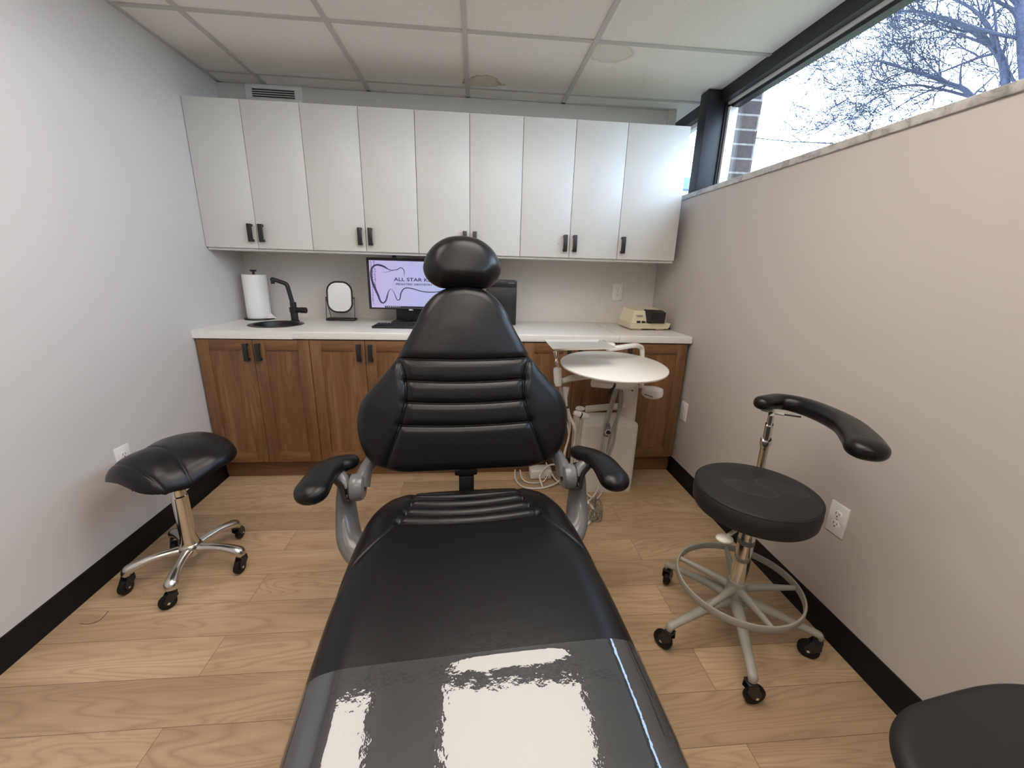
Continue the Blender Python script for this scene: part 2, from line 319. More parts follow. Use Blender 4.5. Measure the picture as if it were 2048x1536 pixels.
def cushion(name, half, v0, v1, mapf, m, parent=None, thick=.08, R=.035, Rb=.03, crown=.015, cw=.2, grooves=(), nu=200, nv=260, skew=0, extra=None, top_only=False, vlim=None, off=0, cover=1.0):
    """half(v)->(uL,uR). front height from distance to outline; grooves=[(poly,depth,width)]"""
    tv = np.linspace(0, 1, nv); tv = tv*.5+(.5-.5*np.cos(tv*PI))*.5
    vs = v0+(v1-v0)*tv
    if vlim is not None: vs = np.linspace(vlim[0], vlim[1], nv)
    su = np.linspace(0, 1, nu); su = su*.55+(.5-.5*np.cos(su*PI))*.45
    LR = np.array([half(v) for v in vs])
    U = LR[:, :1]+(LR[:, 1:]-LR[:, :1])*su[None]; Vv = np.repeat(vs[:, None], nu, 1)
    P = np.stack([U.ravel(), Vv.ravel()], 1)
    vo = v0+(v1-v0)*(.5-.5*np.cos(np.linspace(0, 1, 150)*PI)); lo = np.array([half(v) for v in vo])
    out = [(a, v) for (a, _), v in zip(lo, vo)]+[(b, v) for (_, b), v in list(zip(lo, vo))[::-1]]
    d = dseg(P, out, True)
    q = np.clip(d/R, 0, 1); h = R*np.sqrt(np.maximum(1-(1-q)**2, 0))-R
    h = h+crown*(1-np.exp(-(d/cw)**2*2.2))
    for poly, dep, w in grooves:
        e = dseg(P, poly, False); h = h-dep*np.exp(-(e/w)**2)
    h = h*np.clip(d/.004, 0, 1)+(-R)*(1-np.clip(d/.004, 0, 1)) if False else h
    if extra is not None: h = h+extra(P[:, 0], P[:, 1], d)
    qb = np.clip(d/Rb, 0, 1); hb = -thick-Rb*np.sqrt(np.maximum(1-(1-qb)**2, 0))+Rb
    hb = np.minimum(hb, h-.001) if not top_only else hb
    verts = [mapf(u, v, hh+off) for (u, v), hh in zip(P, h)]; faces = []
    for j in range(nv-1):
        for i in range(nu-1): a = j*nu+i; faces.append((a, a+1, a+nu+1, a+nu))
    if not top_only:
        n0 = len(verts); verts += [mapf(u, v, hh) for (u, v), hh in zip(P, hb)]
        for j in range(nv-1):
            for i in range(nu-1): a = n0+j*nu+i; faces.append((a, a+nu, a+nu+1, a+1))
        ring = [j*nu for j in range(nv)]+[(nv-1)*nu+i for i in range(1, nu)]+[j*nu+nu-1 for j in range(nv-2, -1, -1)]+[i for i in range(nu-2, 0, -1)]
        for k in range(len(ring)):
            a, b = ring[k], ring[(k+1) % len(ring)]; faces.append((a, b, b+n0, a+n0))
    else:
        # hang the sheet's long sides down
        n0 = len(verts)
        for col in (0, nu-1):
            st = len(verts)
            for j in range(nv):
                u, v = U[j, col], vs[j]; s_ = -1 if col == 0 else 1
                verts.append(mapf(u+s_*.001, v, -R-.04+off))
            for j in range(nv-1): faces.append((j*nu+col, (j+1)*nu+col, st+j+1, st+j))
    o = mesh_obj(name, verts, faces, m, parent)
    bm = bmesh.new(); bm.from_mesh(o.data); bmesh.ops.remove_doubles(bm, verts=bm.verts, dist=1e-5); bmesh.ops.recalc_face_normals(bm, faces=bm.faces); bm.to_mesh(o.data); bm.free()
    return o
def text_mesh(name, s, m, parent, center, w, h, ydir=-1, extr=.0004):
    cu = bpy.data.curves.new(name, 'FONT'); cu.body = s; cu.extrude = 0; cu.offset = .022
    t = bpy.data.objects.new(name+'_tmp', cu); COL.objects.link(t); dg = bpy.context.evaluated_depsgraph_get(); dg.update()
    me = bpy.data.meshes.new_from_object(t.evaluated_get(dg)); bpy.data.objects.remove(t)
    xs = [v.co.x for v in me.vertices]; ys = [v.co.y for v in me.vertices]; x0, x1, y0, y1 = min(xs), max(xs), min(ys), max(ys)
    for v in me.vertices:
        v.co = Vector((((v.co.x-x0)/(x1-x0)-.5)*w+center[0], center[1], ((v.co.y-y0)/(y1-y0)-.5)*h+center[2]))
    me.materials.clear(); return fin_mesh(name, me, m, parent, False)
def ribbon(pts, ws, y):
    """flat stroke in the xz plane"""
    p, w = catmull([Vector((a, y, c)) for a, c in pts], ws, 6); V, Fc = [], []
    for i, q in enumerate(p):
        t = (p[min(i+1, len(p)-1)]-p[max(i-1, 0)]).normalized(); nrm = Vector((-t.z, 0, t.x)); V += [q+nrm*w[i]/2, q-nrm*w[i]/2]
    for i in range(len(p)-1): Fc.append((2*i, 2*i+1, 2*i+3, 2*i+2))
    return V, Fc
def copy_tree(o, parent=None):
    c = o.copy(); COL.objects.link(c)
    if parent: c.parent = parent
    for ch in [x for x in bpy.data.objects if x.parent == o]: copy_tree(ch, c)
    return c
# ------------------------------------------------------------------ room shell
W, H, SB, ST = 2.847, 2.326, 1.742, 1.770
DX = -.018; D = .3048
XL = lambda y: -.022+.022*min(1, -y/1.8) if y < 0 else -.022
YN = -4.3
def struct(o): o['kind'] = 'structure'; return o
b = B(); b.box((-.3, YN-.1, -.1), (W+.2, .35, 0)); struct(b.done('floor', M['floor'], smooth=False))
b = B(); b.raw([(XL(0), 0, 0), (XL(-1.8), -1.8, 0), (0, YN, 0), (-.2, YN, 0), (-.2, .35, 0), (XL(0), .35, 0), (XL(0), 0, H+.2), (XL(-1.8), -1.8, H+.2), (0, YN, H+.2), (-.2, YN, H+.2), (-.2, .35, H+.2), (XL(0), .35, H+.2)],
    [(0, 1, 7, 6), (1, 2, 8, 7), (2, 3, 9, 8), (3, 4, 10, 9), (4, 5, 11, 10), (5, 0, 6, 11), (0, 5, 4, 3, 2, 1), (6, 7, 8, 9, 10, 11)]); struct(b.done('wall_left', M['wall_l'], smooth=False))
b = B(); b.box((-.2, 0, 0), (2.845, .35, H+.2)); struct(b.done('wall_back', M['wall_b'], smooth=False))
b = B(); b.box((-.2, YN-.15, 0), (W+.3, YN, H+.2)); struct(b.done('wall_front', M['wall_f'], smooth=False))
b = B(); b.box((W, YN, 0), (3.08, .6, SB)); b.box((2.955, YN, 2.335), (3.08, .6, 2.75)); b.box((2.845, .34, SB), (3.08, .6, 2.75)); struct(b.done('wall_right', M['wall'], smooth=False))
b = B(); b.box((2.792, -.012, ST), (2.848, .3, H)); struct(b.done('trim_3', M['wall_b'], smooth=False))
# black rubber cove base
def cove(name, x, s, y0, y1, xf=None):
    prof = [(0, 0), (.016, 0), (.014, .006), (.007, .016), (.005, .03), (.005, .101), (.003, .104), (0, .104)]
    ys = [y0, -1.8, y1] if y0 > -1.8 > y1 else [y0, y1]; V, Fc = [], []
    for y in ys:
        xx = xf(y) if xf else x
        for a, z in prof: V.append((xx+s*a, y, z))
    n = len(prof)
    for j in range(len(ys)-1):
        for i in range(n): Fc.append((j*n+i, j*n+(i+1) % n, (j+1)*n+(i+1) % n, (j+1)*n+i))
    Fc.append(tuple(range(n))); Fc.append(tuple((len(ys)-1)*n+i for i in range(n)))
    b = B(); b.raw(V, Fc); struct(b.done(name, M['base'], sharp=30))
cove('baseboard_left', 0, 1, -.56, YN, XL); cove('baseboard_right', W, -1, -.56, YN)
b = B(); b.box((0.02, YN, 0), (W-.02, YN+.008, .104), .002); struct(b.done('baseboard_front', M['base']))
# ceiling tiles + grid
GX = [.2577+.6096*k for k in range(-1, 6)]; GY = [-.147-.6096*k for k in range(0, 7)]
b = B(); b.box((-.2, YN, H+.004), (2.96, .35, H+.2)); ceil = struct(b.done('ceiling', M['tile'], smooth=False))
b = B()
for x in GX[1:5]: b.box((x-.012, YN, H-.003), (x+.012, 0, H+.006))
for y in GY: b.box((-.03, y-.012, H-.002), (2.955, y+.012, H+.006))
b.box((-.03, YN, H-.003), (.004, 0, H+.006)); b.box((-.03, -.022, H-.003), (2.84, 0, H+.006))
b.done('grid_bars', M['grid'], ceil, smooth=False)
# ceiling lights behind the photographer's head
for i, (x0, x1, y0, y1, lab) in enumerate([(.48, .93, -1.45, -2.67, 'flat rectangular ceiling light nearest the left wall'), (1.37, 2.22, -1.42, -2.64, 'wide flat ceiling light over the foot of the patient chair'), (.9, 2.1, -3.2, -3.8, 'flat ceiling light at the rear of the room')]):
    t = empty('ceiling_light', ((x0+x1)/2, (y0+y1)/2, H), lab, 'ceiling light')
    b = B(); X0, X1, Y0, Y1 = x0-t.location.x, x1-t.location.x, y0-t.location.y, y1-t.location.y
    b.box((X0, Y1, -.006), (X1, Y0, -.003)); b.done('diffuser', M['lamp'], t, smooth=False)
    b = B()
    for lo, hi in (((X0-.02, Y1-.02), (X0, Y0+.02)), ((X1, Y1-.02), (X1+.02, Y0+.02)), ((X0, Y0), (X1, Y0+.02)), ((X0, Y1-.02), (X1, Y1))): b.box((*lo, -.010), (*hi, -.0025))
    b.done('frame', M['grid'], t, smooth=False)
# window: post, header, stops, glass
b = B(); b.box((2.838, YN, SB), (2.99, .34, ST), .003); struct(b.done('trim_1', M['marble']))
b = B(); b.box((2.955, YN, 2.262), (3.07, .34, 2.335)); struct(b.done('trim_2', M['blackm'], smooth=False))
PY0, PY1 = -.355, -.262
w1 = struct(empty('window_1', (2.99, -2.3, ST)))
def rel(o, p): o.parent = p; o.matrix_parent_inverse = Matrix.Translation(-p.location); return o
b = B(); b.box((2.99, YN, ST-.01), (3.05, PY0, ST+.03)); b.box((2.985, PY0-.010, ST), (3.05, PY0, 2.262)); b.box((3.01, YN, 2.232), (3.055, PY0, 2.250)); rel(b.done('window_frame', M['blackm'], smooth=False), w1)
b = B(); b.box((2.995, YN, 2.250), (3.03, PY0-.010, 2.262)); b.box((3.0, PY0-.030, ST+.02), (3.05, PY0-.010, 2.236)); rel(b.done('glazing_stop', M['white_edge'], smooth=False), w1)
b = B(); b.box((3.036, YN, ST+.02), (3.042, PY0-.02, 2.245)); rel(b.done('pane', M['glass'], smooth=False), w1)
w2 = struct(empty('window_2', (2.99, 0, ST)))
b = B(); b.box((2.99, PY1, ST-.01), (3.05, .34, ST+.03)); b.box((2.985, PY1, ST), (3.05, PY1+.02, 2.262)); b.box((2.99, .30, ST), (3.05, .34, 2.262)); rel(b.done('window_frame', M['blackm'], smooth=False), w2)
b = B(); b.box((2.995, PY1+.02, 2.236), (3.03, .30, 2.262)); rel(b.done('glazing_stop', M['white_edge'], smooth=False), w2)
b = B(); b.box((3.036, PY1+.015, ST+.02), (3.042, .31, 2.24)); rel(b.done('pane', M['glass'], smooth=False), w2)
b = B(); b.box((2.875, PY0, ST), (3.07, PY1, H), .003); struct(b.done('window_post', M['blackm']))
# air vent above the cabinets
vt = empty('air_vent', (.30, 0, 2.27), 'white louvred air vent above the second wall cabinet door', 'vent')
b = B(); b.box((-.16, -.012, -.06), (.165, 0, -.02), .002); b.box((-.16, -.012, .03), (.165, 0, .053), .002); b.box((-.16, -.012, -.02), (-.125, 0, .03)); b.box((.125, -.012, -.02), (.165, 0, .03)); b.done('frame', M['plate'], vt)
b = B(); b.box((-.125, -.002, -.02), (.125, .0, .03)); b.done('duct_opening', M['blackp'], vt)
for k in range(4):
    b = B(); b.box((-.125, -.011, -.0015), (.125, .0, .0015), M4=Matrix.Translation((0, 0, -.012+k*.012)) @ Matrix.Rotation(.6, 4, 'X')); b.done('louvre', M['plate'], vt)
# ------------------------------------------------------------------ outside
gr = B(); gr.box((3.08, -30, -.6), (60, 60, -.5)); struct(gr.done('outside_ground', M['grass'], smooth=False))
b = B(); b.box((3.085, -.30, -.1), (3.245, -.12, 3.6)); tag(b.done('brick_pier', M['brick'], smooth=False), 'brown brick pier outside the window beside the black post', 'pier')
bd = empty('outside_building', (8.5, 14, -.5), 'pale building with a blue-grey roof seen through the narrow window', 'building')
b = B(); b.box((-2.2, 0, 0), (6, 6, 4.9)); b.done('wall', M['outwall'], bd, smooth=False)
b = B(); b.box((-2.5, -.4, 4.9), (6.3, 6.4, 5.3)); b.done('roof', M['outroof'], bd, smooth=False)
for k in range(5):
    b = B(); b.box((-1.7+k*1.5, -.03, 3.0), (-.9+k*1.5, .02, 4.2)); b.done('window', M['outroof'], bd, smooth=False)
# bare trees
def tree(name, label, stems, seed, depth=5, X=9.5):
    rd = random.Random(seed); bb = B()
    MINR = .0048
    def branch(p, d, L, r, lev):
        n = 5; pts = [p.copy()]; rad = [r]; q = p.copy(); dd = d.copy()
        for i in range(n):
            dd = (dd+Vector((rd.gauss(0, .11), rd.gauss(0, .11), rd.gauss(0, .10)+.02))).normalized(); q = q+dd*L/n; pts.append(q.copy()); rad.append(max(r*(1-.62*(i+1)/n), MINR))
        bb.tube(pts, rad, n=5 if lev > 1 else 8, caps=False)
        if lev < depth:
            for i in range(1, n+1):
                k = 1 if rd.random() < (.62 if lev < 4 else .42) else 0
                if i == n: k = 2
                for _ in range(k):
                    ax = Vector((rd.gauss(0, 1), rd.gauss(0, 1), rd.gauss(0, 1))).cross(dd)
                    if ax.length < .1: continue
                    an = rd.uniform(.35, .95); nd_ = (Matrix.Rotation(an, 3, ax.normalized()) @ dd).normalized()
                    branch(pts[i], nd_, L*rd.uniform(.5, .72), max(rad[i]*rd.uniform(.5, .72), MINR), lev+1)
    t = empty(name, (X, stems[0][0][0].y, -.5), label, 'tree')
    for pts, r0, r1 in stems:
        n = len(pts); rr = [r0+(r1-r0)*i/(n-1) for i in range(n)]; sp, sr = catmull(pts, rr, 4); bb.tube(sp, sr, n=10)
        for i in range(3, len(sp)):
            if rd.random() < .7 or i == len(sp)-1:
                dd = (sp[i]-sp[i-1]).normalized(); ax = Vector((rd.gauss(0, 1), rd.gauss(0, .5), rd.gauss(0, .5))).cross(dd)
                nd_ = (Matrix.Rotation(rd.uniform(.3, .9), 3, ax.normalized()) @ dd).normalized(); branch(sp[i], nd_, rd.uniform(.6, 1.2), sr[i]*.5, 2)
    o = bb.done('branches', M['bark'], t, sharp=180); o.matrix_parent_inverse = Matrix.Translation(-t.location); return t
X1 = 9.5
def S(*ps): return [at(x, y, 'x', X1+dx) for x, y, dx in ps]
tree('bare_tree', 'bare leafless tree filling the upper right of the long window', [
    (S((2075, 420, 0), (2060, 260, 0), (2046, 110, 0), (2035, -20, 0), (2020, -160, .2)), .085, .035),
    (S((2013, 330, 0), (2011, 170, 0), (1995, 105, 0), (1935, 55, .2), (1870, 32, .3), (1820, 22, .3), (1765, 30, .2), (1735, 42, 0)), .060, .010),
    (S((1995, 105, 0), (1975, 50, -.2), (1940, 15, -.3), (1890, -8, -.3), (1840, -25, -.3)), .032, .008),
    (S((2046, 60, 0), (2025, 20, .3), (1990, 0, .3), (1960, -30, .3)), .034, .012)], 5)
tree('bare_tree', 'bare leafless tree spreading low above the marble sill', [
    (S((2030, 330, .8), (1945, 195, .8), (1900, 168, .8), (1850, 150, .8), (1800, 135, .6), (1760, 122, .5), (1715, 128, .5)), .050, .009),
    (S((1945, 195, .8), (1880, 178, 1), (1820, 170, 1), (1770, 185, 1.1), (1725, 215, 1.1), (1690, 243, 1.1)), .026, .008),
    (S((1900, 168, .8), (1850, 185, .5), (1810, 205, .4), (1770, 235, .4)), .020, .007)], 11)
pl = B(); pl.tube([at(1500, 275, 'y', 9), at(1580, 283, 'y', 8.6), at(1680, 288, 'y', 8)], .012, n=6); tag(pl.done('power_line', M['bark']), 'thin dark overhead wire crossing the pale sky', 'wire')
# ------------------------------------------------------------------ base cabinets
YB, ZBT, ZBB, CT = -.615, .880, .128, .925
def bar_handle(parent, x, z, y, w=.024, h=.098, vertical=True):
    b = B(); b.box((x-w/2, y-.026, z-h/2), (x+w/2, y-.014, z+h/2), .002); b.box((x-w/2, y-.016, z+h/2-.014), (x+w/2, y, z+h/2-.002)); b.box((x-w/2, y-.016, z-h/2+.002), (x+w/2, y, z-h/2+.014))
    return b.done('handle', M['handle'], parent)
BX = [-.016+D*k for k in range(10)]; BX[0] = -.006; BX[9] = 2.822
base_desc = [('walnut base cabinet under the sink by the left wall', 0, 2), ('walnut base cabinet below the mirror and monitor', 2, 4), ('walnut base cabinet behind the patient chair', 4, 6), ('walnut base cabinet behind the white round tabletop', 6, 8), ('single-door walnut base cabinet beside the right wall', 8, 9)]
for lab, k0, k1 in base_desc:
    x0, x1 = BX[k0], BX[k1]; t = empty('base_cabinet', (x0, YB, ZBB), lab, 'cabinet', 'walnut base cabinets')
    ww = x1-x0; hz = ZBT-ZBB; b = B(); b.box((.001, .004, -.006), (.018, .60, hz)); b.box((ww-.018, .004, -.006), (ww-.001, .60, hz)); b.box((.018, .004, -.006), (ww-.018, .60, .012)); b.box((.018, .585, .012), (ww-.018, .60, hz)); b.done('carcass', M['walnut_d'], t, smooth=False)
    for k in range(k0, k1):
        a, c = BX[k]-x0+.0015, BX[k+1]-x0-.0015; hh = ZBT-ZBB-.004; s = .062; r = .058
        d = B(); d.box((a, -.018, 0), (a+s, .002, hh), .0012); d.box((c-s, -.018, 0), (c, .002, hh), .0012)
        d.box((a+s-.002, -.010, r-.002), (c-s+.002, -.001, hh-r+.002))
        # bevelled sticking around the panel
        for (lo, hi) in (((a+s, -.014, r), (a+s+.007, -.002, hh-r)), ((c-s-.007, -.014, r), (c-s, -.002, hh-r))): d.box(lo, hi, .003)
        dr = d.done('door', M['walnut'], t)
        e = B(); e.box((a+s, -.018, 0), (c-s, .002, r), .0012); e.box((a+s, -.014, r-.001), (c-s, -.002, r+.007), .003); e.done('rail', M['walnut_x'], dr)
        e = B(); e.box((a+s, -.018, hh-r), (c-s, .002, hh), .0012); e.box((a+s, -.014, hh-r-.007), (c-s, -.002, hh-r+.001), .003); e.done('rail', M['walnut_x'], dr)
        right = (k % 2 == 0) and k != 8
        bar_handle(dr, (c-.031) if right else (a+.031), hh-.068, -.018)
b = B(); b.box((0.0, -.565, 0), (2.835, -.545, ZBB-.001)); tag(b.done('toe_kick', M['walnut_x'], smooth=False), 'walnut toe kick board running under the base cabinets', 'board')
# ------------------------------------------------------------------ worktop with a round sink cut out
SC = (.305, -.36); SR = .142
b = B(); n = 48
xa, xb, ya, yb_ = .0, W-.004, -.640, -.001; z0, z1 = ZBT+.002, CT
b.box((SC[0]+.2, ya, z0), (xb, yb_, z1), .006, 3)
# left piece with a hole
def ringpts(z, R0): return [(SC[0]+R0*math.cos(2*PI*i/n), SC[1]+R0*math.sin(2*PI*i/n), z) for i in range(n)]
def rectpts(z):
    o = []
    lo, hi = (-.016, ya+.0), (SC[0]+.206, yb_)
    for i in range(n):
        c_, s_ = math.cos(2*PI*i/n), math.sin(2*PI*i/n); ts = []
        if c_ > 1e-6: ts.append((hi[0]-SC[0])/c_)
        if c_ < -1e-6: ts.append((lo[0]-SC[0])/c_)
        if s_ > 1e-6: ts.append((hi[1]-SC[1])/s_)
        if s_ < -1e-6: ts.append((lo[1]-SC[1])/s_)
        t_ = min(ts); o.append([SC[0]+t_*c_, SC[1]+t_*s_, z])
    for cx, cy in ((lo[0], lo[1]), (hi[0], lo[1]), (lo[0], hi[1]), (hi[0], hi[1])):
        k = min(range(n), key=lambda q: (o[q][0]-cx)**2+(o[q][1]-cy)**2); o[k][0] = cx; o[k][1] = cy
    return [tuple(q) for q in o]
V = ringpts(z1, SR)+rectpts(z1)+ringpts(z0, SR)+rectpts(z0); Fc = []
for i in range(n):
    j = (i+1) % n; Fc += [(i, j, n+j, n+i), (2*n+i, 3*n+i, 3*n+j, 2*n+j), (i, 2*n+i, 2*n+j, j), (n+i, n+j, 3*n+j, 3*n+i)]
b.raw(V, Fc); ct = b.done('worktop', M['counter'], sharp=30); tag(ct, 'long white laminate worktop across the back wall', 'worktop')
b = B(); b.box((2.384, ya-.0008, z0+.001), (2.3855, yb_, z1+.0004)); b.done('joint', M['hose'], ct, smooth=False)
sk = empty('round_sink', (SC[0], SC[1], CT), 'small round black sink set into the white worktop', 'sink')
b = B(); b.lathe([(.128, -.001), (.132, .004), (.150, .004), (.155, .0006), (.152, .0002)], n=48, caps=False); b.done('rim', M['blackp'], sk)
b = B(); b.lathe([(.132, .003), (.128, -.01), (.122, -.11), (.10, -.13), (.03, -.136), (.0, -.136)], n=48, caps=False); b.done('bowl', M['blackp'], sk)
b = B(); b.lathe([(.028, -.1345), (.028, -.131), (.02, -.130), (.0, -.132)], n=24); b.done('drain', M['chrome'], sk)
fc = empty('faucet', (.352, -.205, CT), 'matt black angled faucet standing behind the round sink', 'faucet')
b = B(); b.lathe([(.028, .0005), (.028, .004), (.022, .006), (.022, .055), (.026, .058), (.026, .088), (.019, .09), (.019, .122), (.0, .122)], n=24); b.done('body', M['handle'], fc)
b = B(); b.tube([(-.004, 0, .12), (-.012, -.002, .175), (-.020, -.004, .222), (-.030, -.006, .238), (-.060, -.010, .250), (-.098, -.016, .264)], [.013]*5+[.012], n=16, smooth=3); b.ell((-.100, -.016, .262), (.014, .014, .014)); b.lathe([(.011, 0), (.011, -.026), (.0, -.026)], c=(-.100, -.018, .262), n=16); b.done('spout', M['handle'], fc)
b = B(); b.tube([(.0, 0, .073), (.052, -.012, .073)], .017, n=20); b.tube([(.052, -.012, .073), (.083, -.019, .073)], .019, n=20); b.done('lever', M['handle'], fc)
# paper towel stand
pt_ = empty('paper_towel_stand', (.095, -.125, CT), 'paper towel roll on a black stand in the left corner of the worktop', 'paper towels')
b = B(); b.lathe([(.088, .0005), (.09, .003), (.088, .008), (.0, .008)], n=40); b.done('foot', M['handle'], pt_)
b = B(); b.lathe([(.007, .008), (.007, .305), (.018, .306), (.019, .316), (.0, .317)], n=16); b.done('post', M['handle'], pt_)
b = B(); b.lathe([(.02, .009), (.069, .0095), (.070, .012), (.070, .284), (.068, .287), (.02, .287), (.02, .009)], n=48)
b.tube([(.068, .01, .014), (.0695, -.01, .10), (.0695, -.012, .2)], .0012, n=6)
b.raw([(.060, -.030, .009), (.115, -.020, .010), (.085, -.024, .045), (.0695, -.012, .09), (.070, -.008, .03)], [(0, 1, 2, 4), (4, 2, 3)]); b.done('towel_roll', M['paper'], pt_)
# table mirror
mr = empty('table_mirror', (.628, -.135, CT), 'small rounded table mirror in a black wire stand', 'mirror')
b = B(); b.box((-.095, -.035, .0005), (.095, .035, .018), .012, 3); b.done('tray_base', M['handle'], mr)
for s in (-1, 1):
    b = B(); b.tube([(s*.092, -.022, .015), (s*.092, .0, .150)], .0022, n=8); b.tube([(s*.078, .028, .015), (s*.092, .0, .150)], .0022, n=8); b.tube([(s*.094, .0, .150), (s*.078, .0, .150)], .004, n=10); b.done('wire_frame', M['handle'], mr)
def rr_outline(w, h, r, n=10):
    o = []
    for cx, cz, a0 in ((w-r, h-r, 0), (-w+r, h-r, 90), (-w+r, -h+r, 180), (w-r, -h+r, 270)):
        for k in range(n+1): a = math.radians(a0+90*k/n); o.append((cx+r*math.cos(a), cz+r*math.sin(a)))
    return o
ol = rr_outline(.079, .098, .062); T = Matrix.Translation((0, -.006, .155)) @ Matrix.Rotation(math.radians(-6), 4, 'X')
b = B(); pts = [(x, 0, z) for x, z in ol]; pts.append(pts[0]); pts.append(pts[1]); b.tube(pts, .0058, n=10, caps=False, M4=T); b.done('frame', M['handle'], mr)
b = B(); k = len(ol); b.raw([(x, -.001, z) for x, z in ol]+[(x, .004, z) for x, z in ol], [tuple(range(k)), tuple(range(2*k-1, k-1, -1))]+[(i, (i+1) % k, k+(i+1) % k, k+i) for i in range(k)], T); b.done('mirror_glass', M['mirror'], mr, sharp=30)
# monitor
YM = -.235
def mp_(X, Y): p = at(725+X/9.6, 505+Y/9.6, 'y', YM-.0035); return (p.x, p.z)
mx0, mz1 = at(732, 515, 'y', YM).x, at(732, 514.5, 'y', YM).z; mz0 = at(741, 618, 'y', YM).z; mx1 = mx0+.545
mo = empty('computer_monitor', ((mx0+mx1)/2, YM, CT), 'black computer monitor showing a lavender screen with a tooth drawing', 'monitor')
def mchild(o): o.matrix_parent_inverse = Matrix.Translation(-mo.location); return o
b = B(); b.box((mx0, YM, mz0), (mx1, YM+.035, mz1), .006, 3)
sx0, sz1 = mp_(118, 146); sx0b, sz0 = mp_(152, 1052); sx1 = mx1-(sx0-mx0)
for lo, hi in (((mx0, mz0), (sx0, mz1)), ((sx1, mz0), (mx1, mz1)), ((sx0, sz1), (sx1, mz1)), ((sx0, mz0), (sx1, sz0))): b.box((lo[0]+.001, YM-.006, lo[1]+.001), (hi[0]-.0, YM+.004, hi[1]-.001), .0015)
mchild(b.done('bezel', M['blackp'], mo))
b = B(); b.box((sx0, YM-.002, sz0), (sx1, YM+.001, sz1)); mchild(b.done('screen', M['screen'], mo, smooth=False))
tooth = [(800, 455, 3), (803, 400, 10), (790, 330, 14), (735, 293, 13), (660, 328, 14), (560, 338, 9), (490, 318, 18), (420, 275, 32), (350, 248, 36), (270, 238, 30), (205, 270, 30), (170, 335, 34), (165, 430, 36), (190, 560, 40), (245, 700, 42), (300, 820, 38), (345, 935, 32), (395, 968, 26), (445, 930, 26), (475, 840, 24), (500, 750, 14), (545, 703, 6), (590, 740, 8), (630, 830, 14), (660, 900, 16), (690, 915, 14), (720, 885, 20), (740, 780, 22), (790, 700, 18), (870, 680, 18), (980, 700, 18), (1120, 742, 16), (1240, 760, 18), (1400, 760, 16), (1520, 735, 12), (1600, 700, 6)]
pts = [mp_(x, y) for x, y, w in tooth]; V, Fc = ribbon(pts, [w/9.6*.00338 for _, _, w in tooth], YM-.0035); b = B(); b.raw(V, Fc)
t2 = [(370, 378, 2), (460, 376, 6), (550, 352, 8), (640, 335, 3)]; V, Fc = ribbon([mp_(x, y) for x, y, w in t2], [w/9.6*.0034 for _, _, w in t2], YM-.0036); b.raw(V, Fc); mchild(b.done('tooth_drawing', M['ink'], mo, smooth=False))
def put_text(name, s, x0, x1, y0, y1, m_):
    a = mp_(x0, y0); c = mp_(x1, y1); mchild(text_mesh(name, s, m_, mo, ((a[0]+c[0])/2, YM-.0038, (a[1]+c[1])/2), abs(c[0]-a[0]), abs(a[1]-c[1])))
put_text('title_text', 'ALL STAR KIDS', 597, 1440, 478, 568, M['ink']); put_text('subtitle_text', 'PEDIATRIC DENTISTRY', 643, 1345, 586, 642, M['ink'])
b = B(); rr_ = random.Random(3)
for cx_, r0, r1 in ((152, 165, 310), (175, 330, 1000), (215, 165, 240), (228, 310, 760)):
    y = r0
    while y < r1:
        for q in range(3):
            x = cx_+rr_.uniform(-14, 10)+ (y-165)*.03; a = mp_(x, y); w_ = rr_.uniform(.002, .0042); b.box((a[0], YM-.0042, a[1]-w_/2), (a[0]+w_*1.3, YM-.0040, a[1]+w_/2))
        y += 24
mchild(b.done('desktop_icons', M['ink'], mo, smooth=False))
a = mp_(155, 1050); c = mp_(430, 1025); b = B(); b.box((c[0], YM-.0042, a[1]), (sx1, YM-.0040, c[1])); mchild(b.done('taskbar', M['blackp'], mo, smooth=False))
b = B()
for q in range(8): p = mp_(460+q*36, 1042); b.box((p[0], YM-.0046, p[1]-.0018), (p[0]+.004, YM-.0044, p[1]+.0018))
mchild(b.done('taskbar_icons', M['whiteink'], mo, smooth=False))
a = mp_(895, 1088); c = mp_(978, 1112); mchild(text_mesh('logo_text', 'DELL', M['whiteink'], mo, ((a[0]+c[0])/2, YM-.0068, (a[1]+c[1])/2), c[0]-a[0], a[1]-c[1]))
b = B(); b.box(((mx0+mx1)/2-.11, YM+.03, .945), ((mx0+mx1)/2+.09, YM+.075, 1.07), .004); b.tube([((mx0+mx1)/2-.04, YM+.05, .94), ((mx0+mx1)/2-.04, YM+.05, 1.2)], .02); b.box(((mx0+mx1)/2-.13, YM-.05, CT+.0005), ((mx0+mx1)/2+.12, YM+.12, CT+.016), .005); mchild(b.done('stand', M['blackp'], mo))
b = B(); p = at(788, 513, 'y', YM); b.box((p.x-.012, YM-.004, p.z-.008), (p.x+.012, YM+.02, p.z+.008), .003); mchild(b.done('webcam', M['blackp'], mo))
# keyboard
kx0, ky0, kx1, ky1 = .905, -.475, 1.335, -.345
kb = empty('keyboard', ((kx0+kx1)/2, (ky0+ky1)/2, CT), 'flat black keyboard lying below the monitor', 'keyboard')
b = B(); w_, d_ = (kx1-kx0)/2, (ky1-ky0)/2; b.box((-w_, -d_, .0005), (w_, d_, .014), .004); b.done('case', M['blackp'], kb)
b = B()
for r_ in range(6):
    for c_ in range(21):
        x = -w_+.012+c_*.0196; y = -d_+.012+r_*.0185; b.box((x, y, .013), (x+.0165, y+.0155, .020), .0025, 1)
b.done('keys', M['handle'], kb)
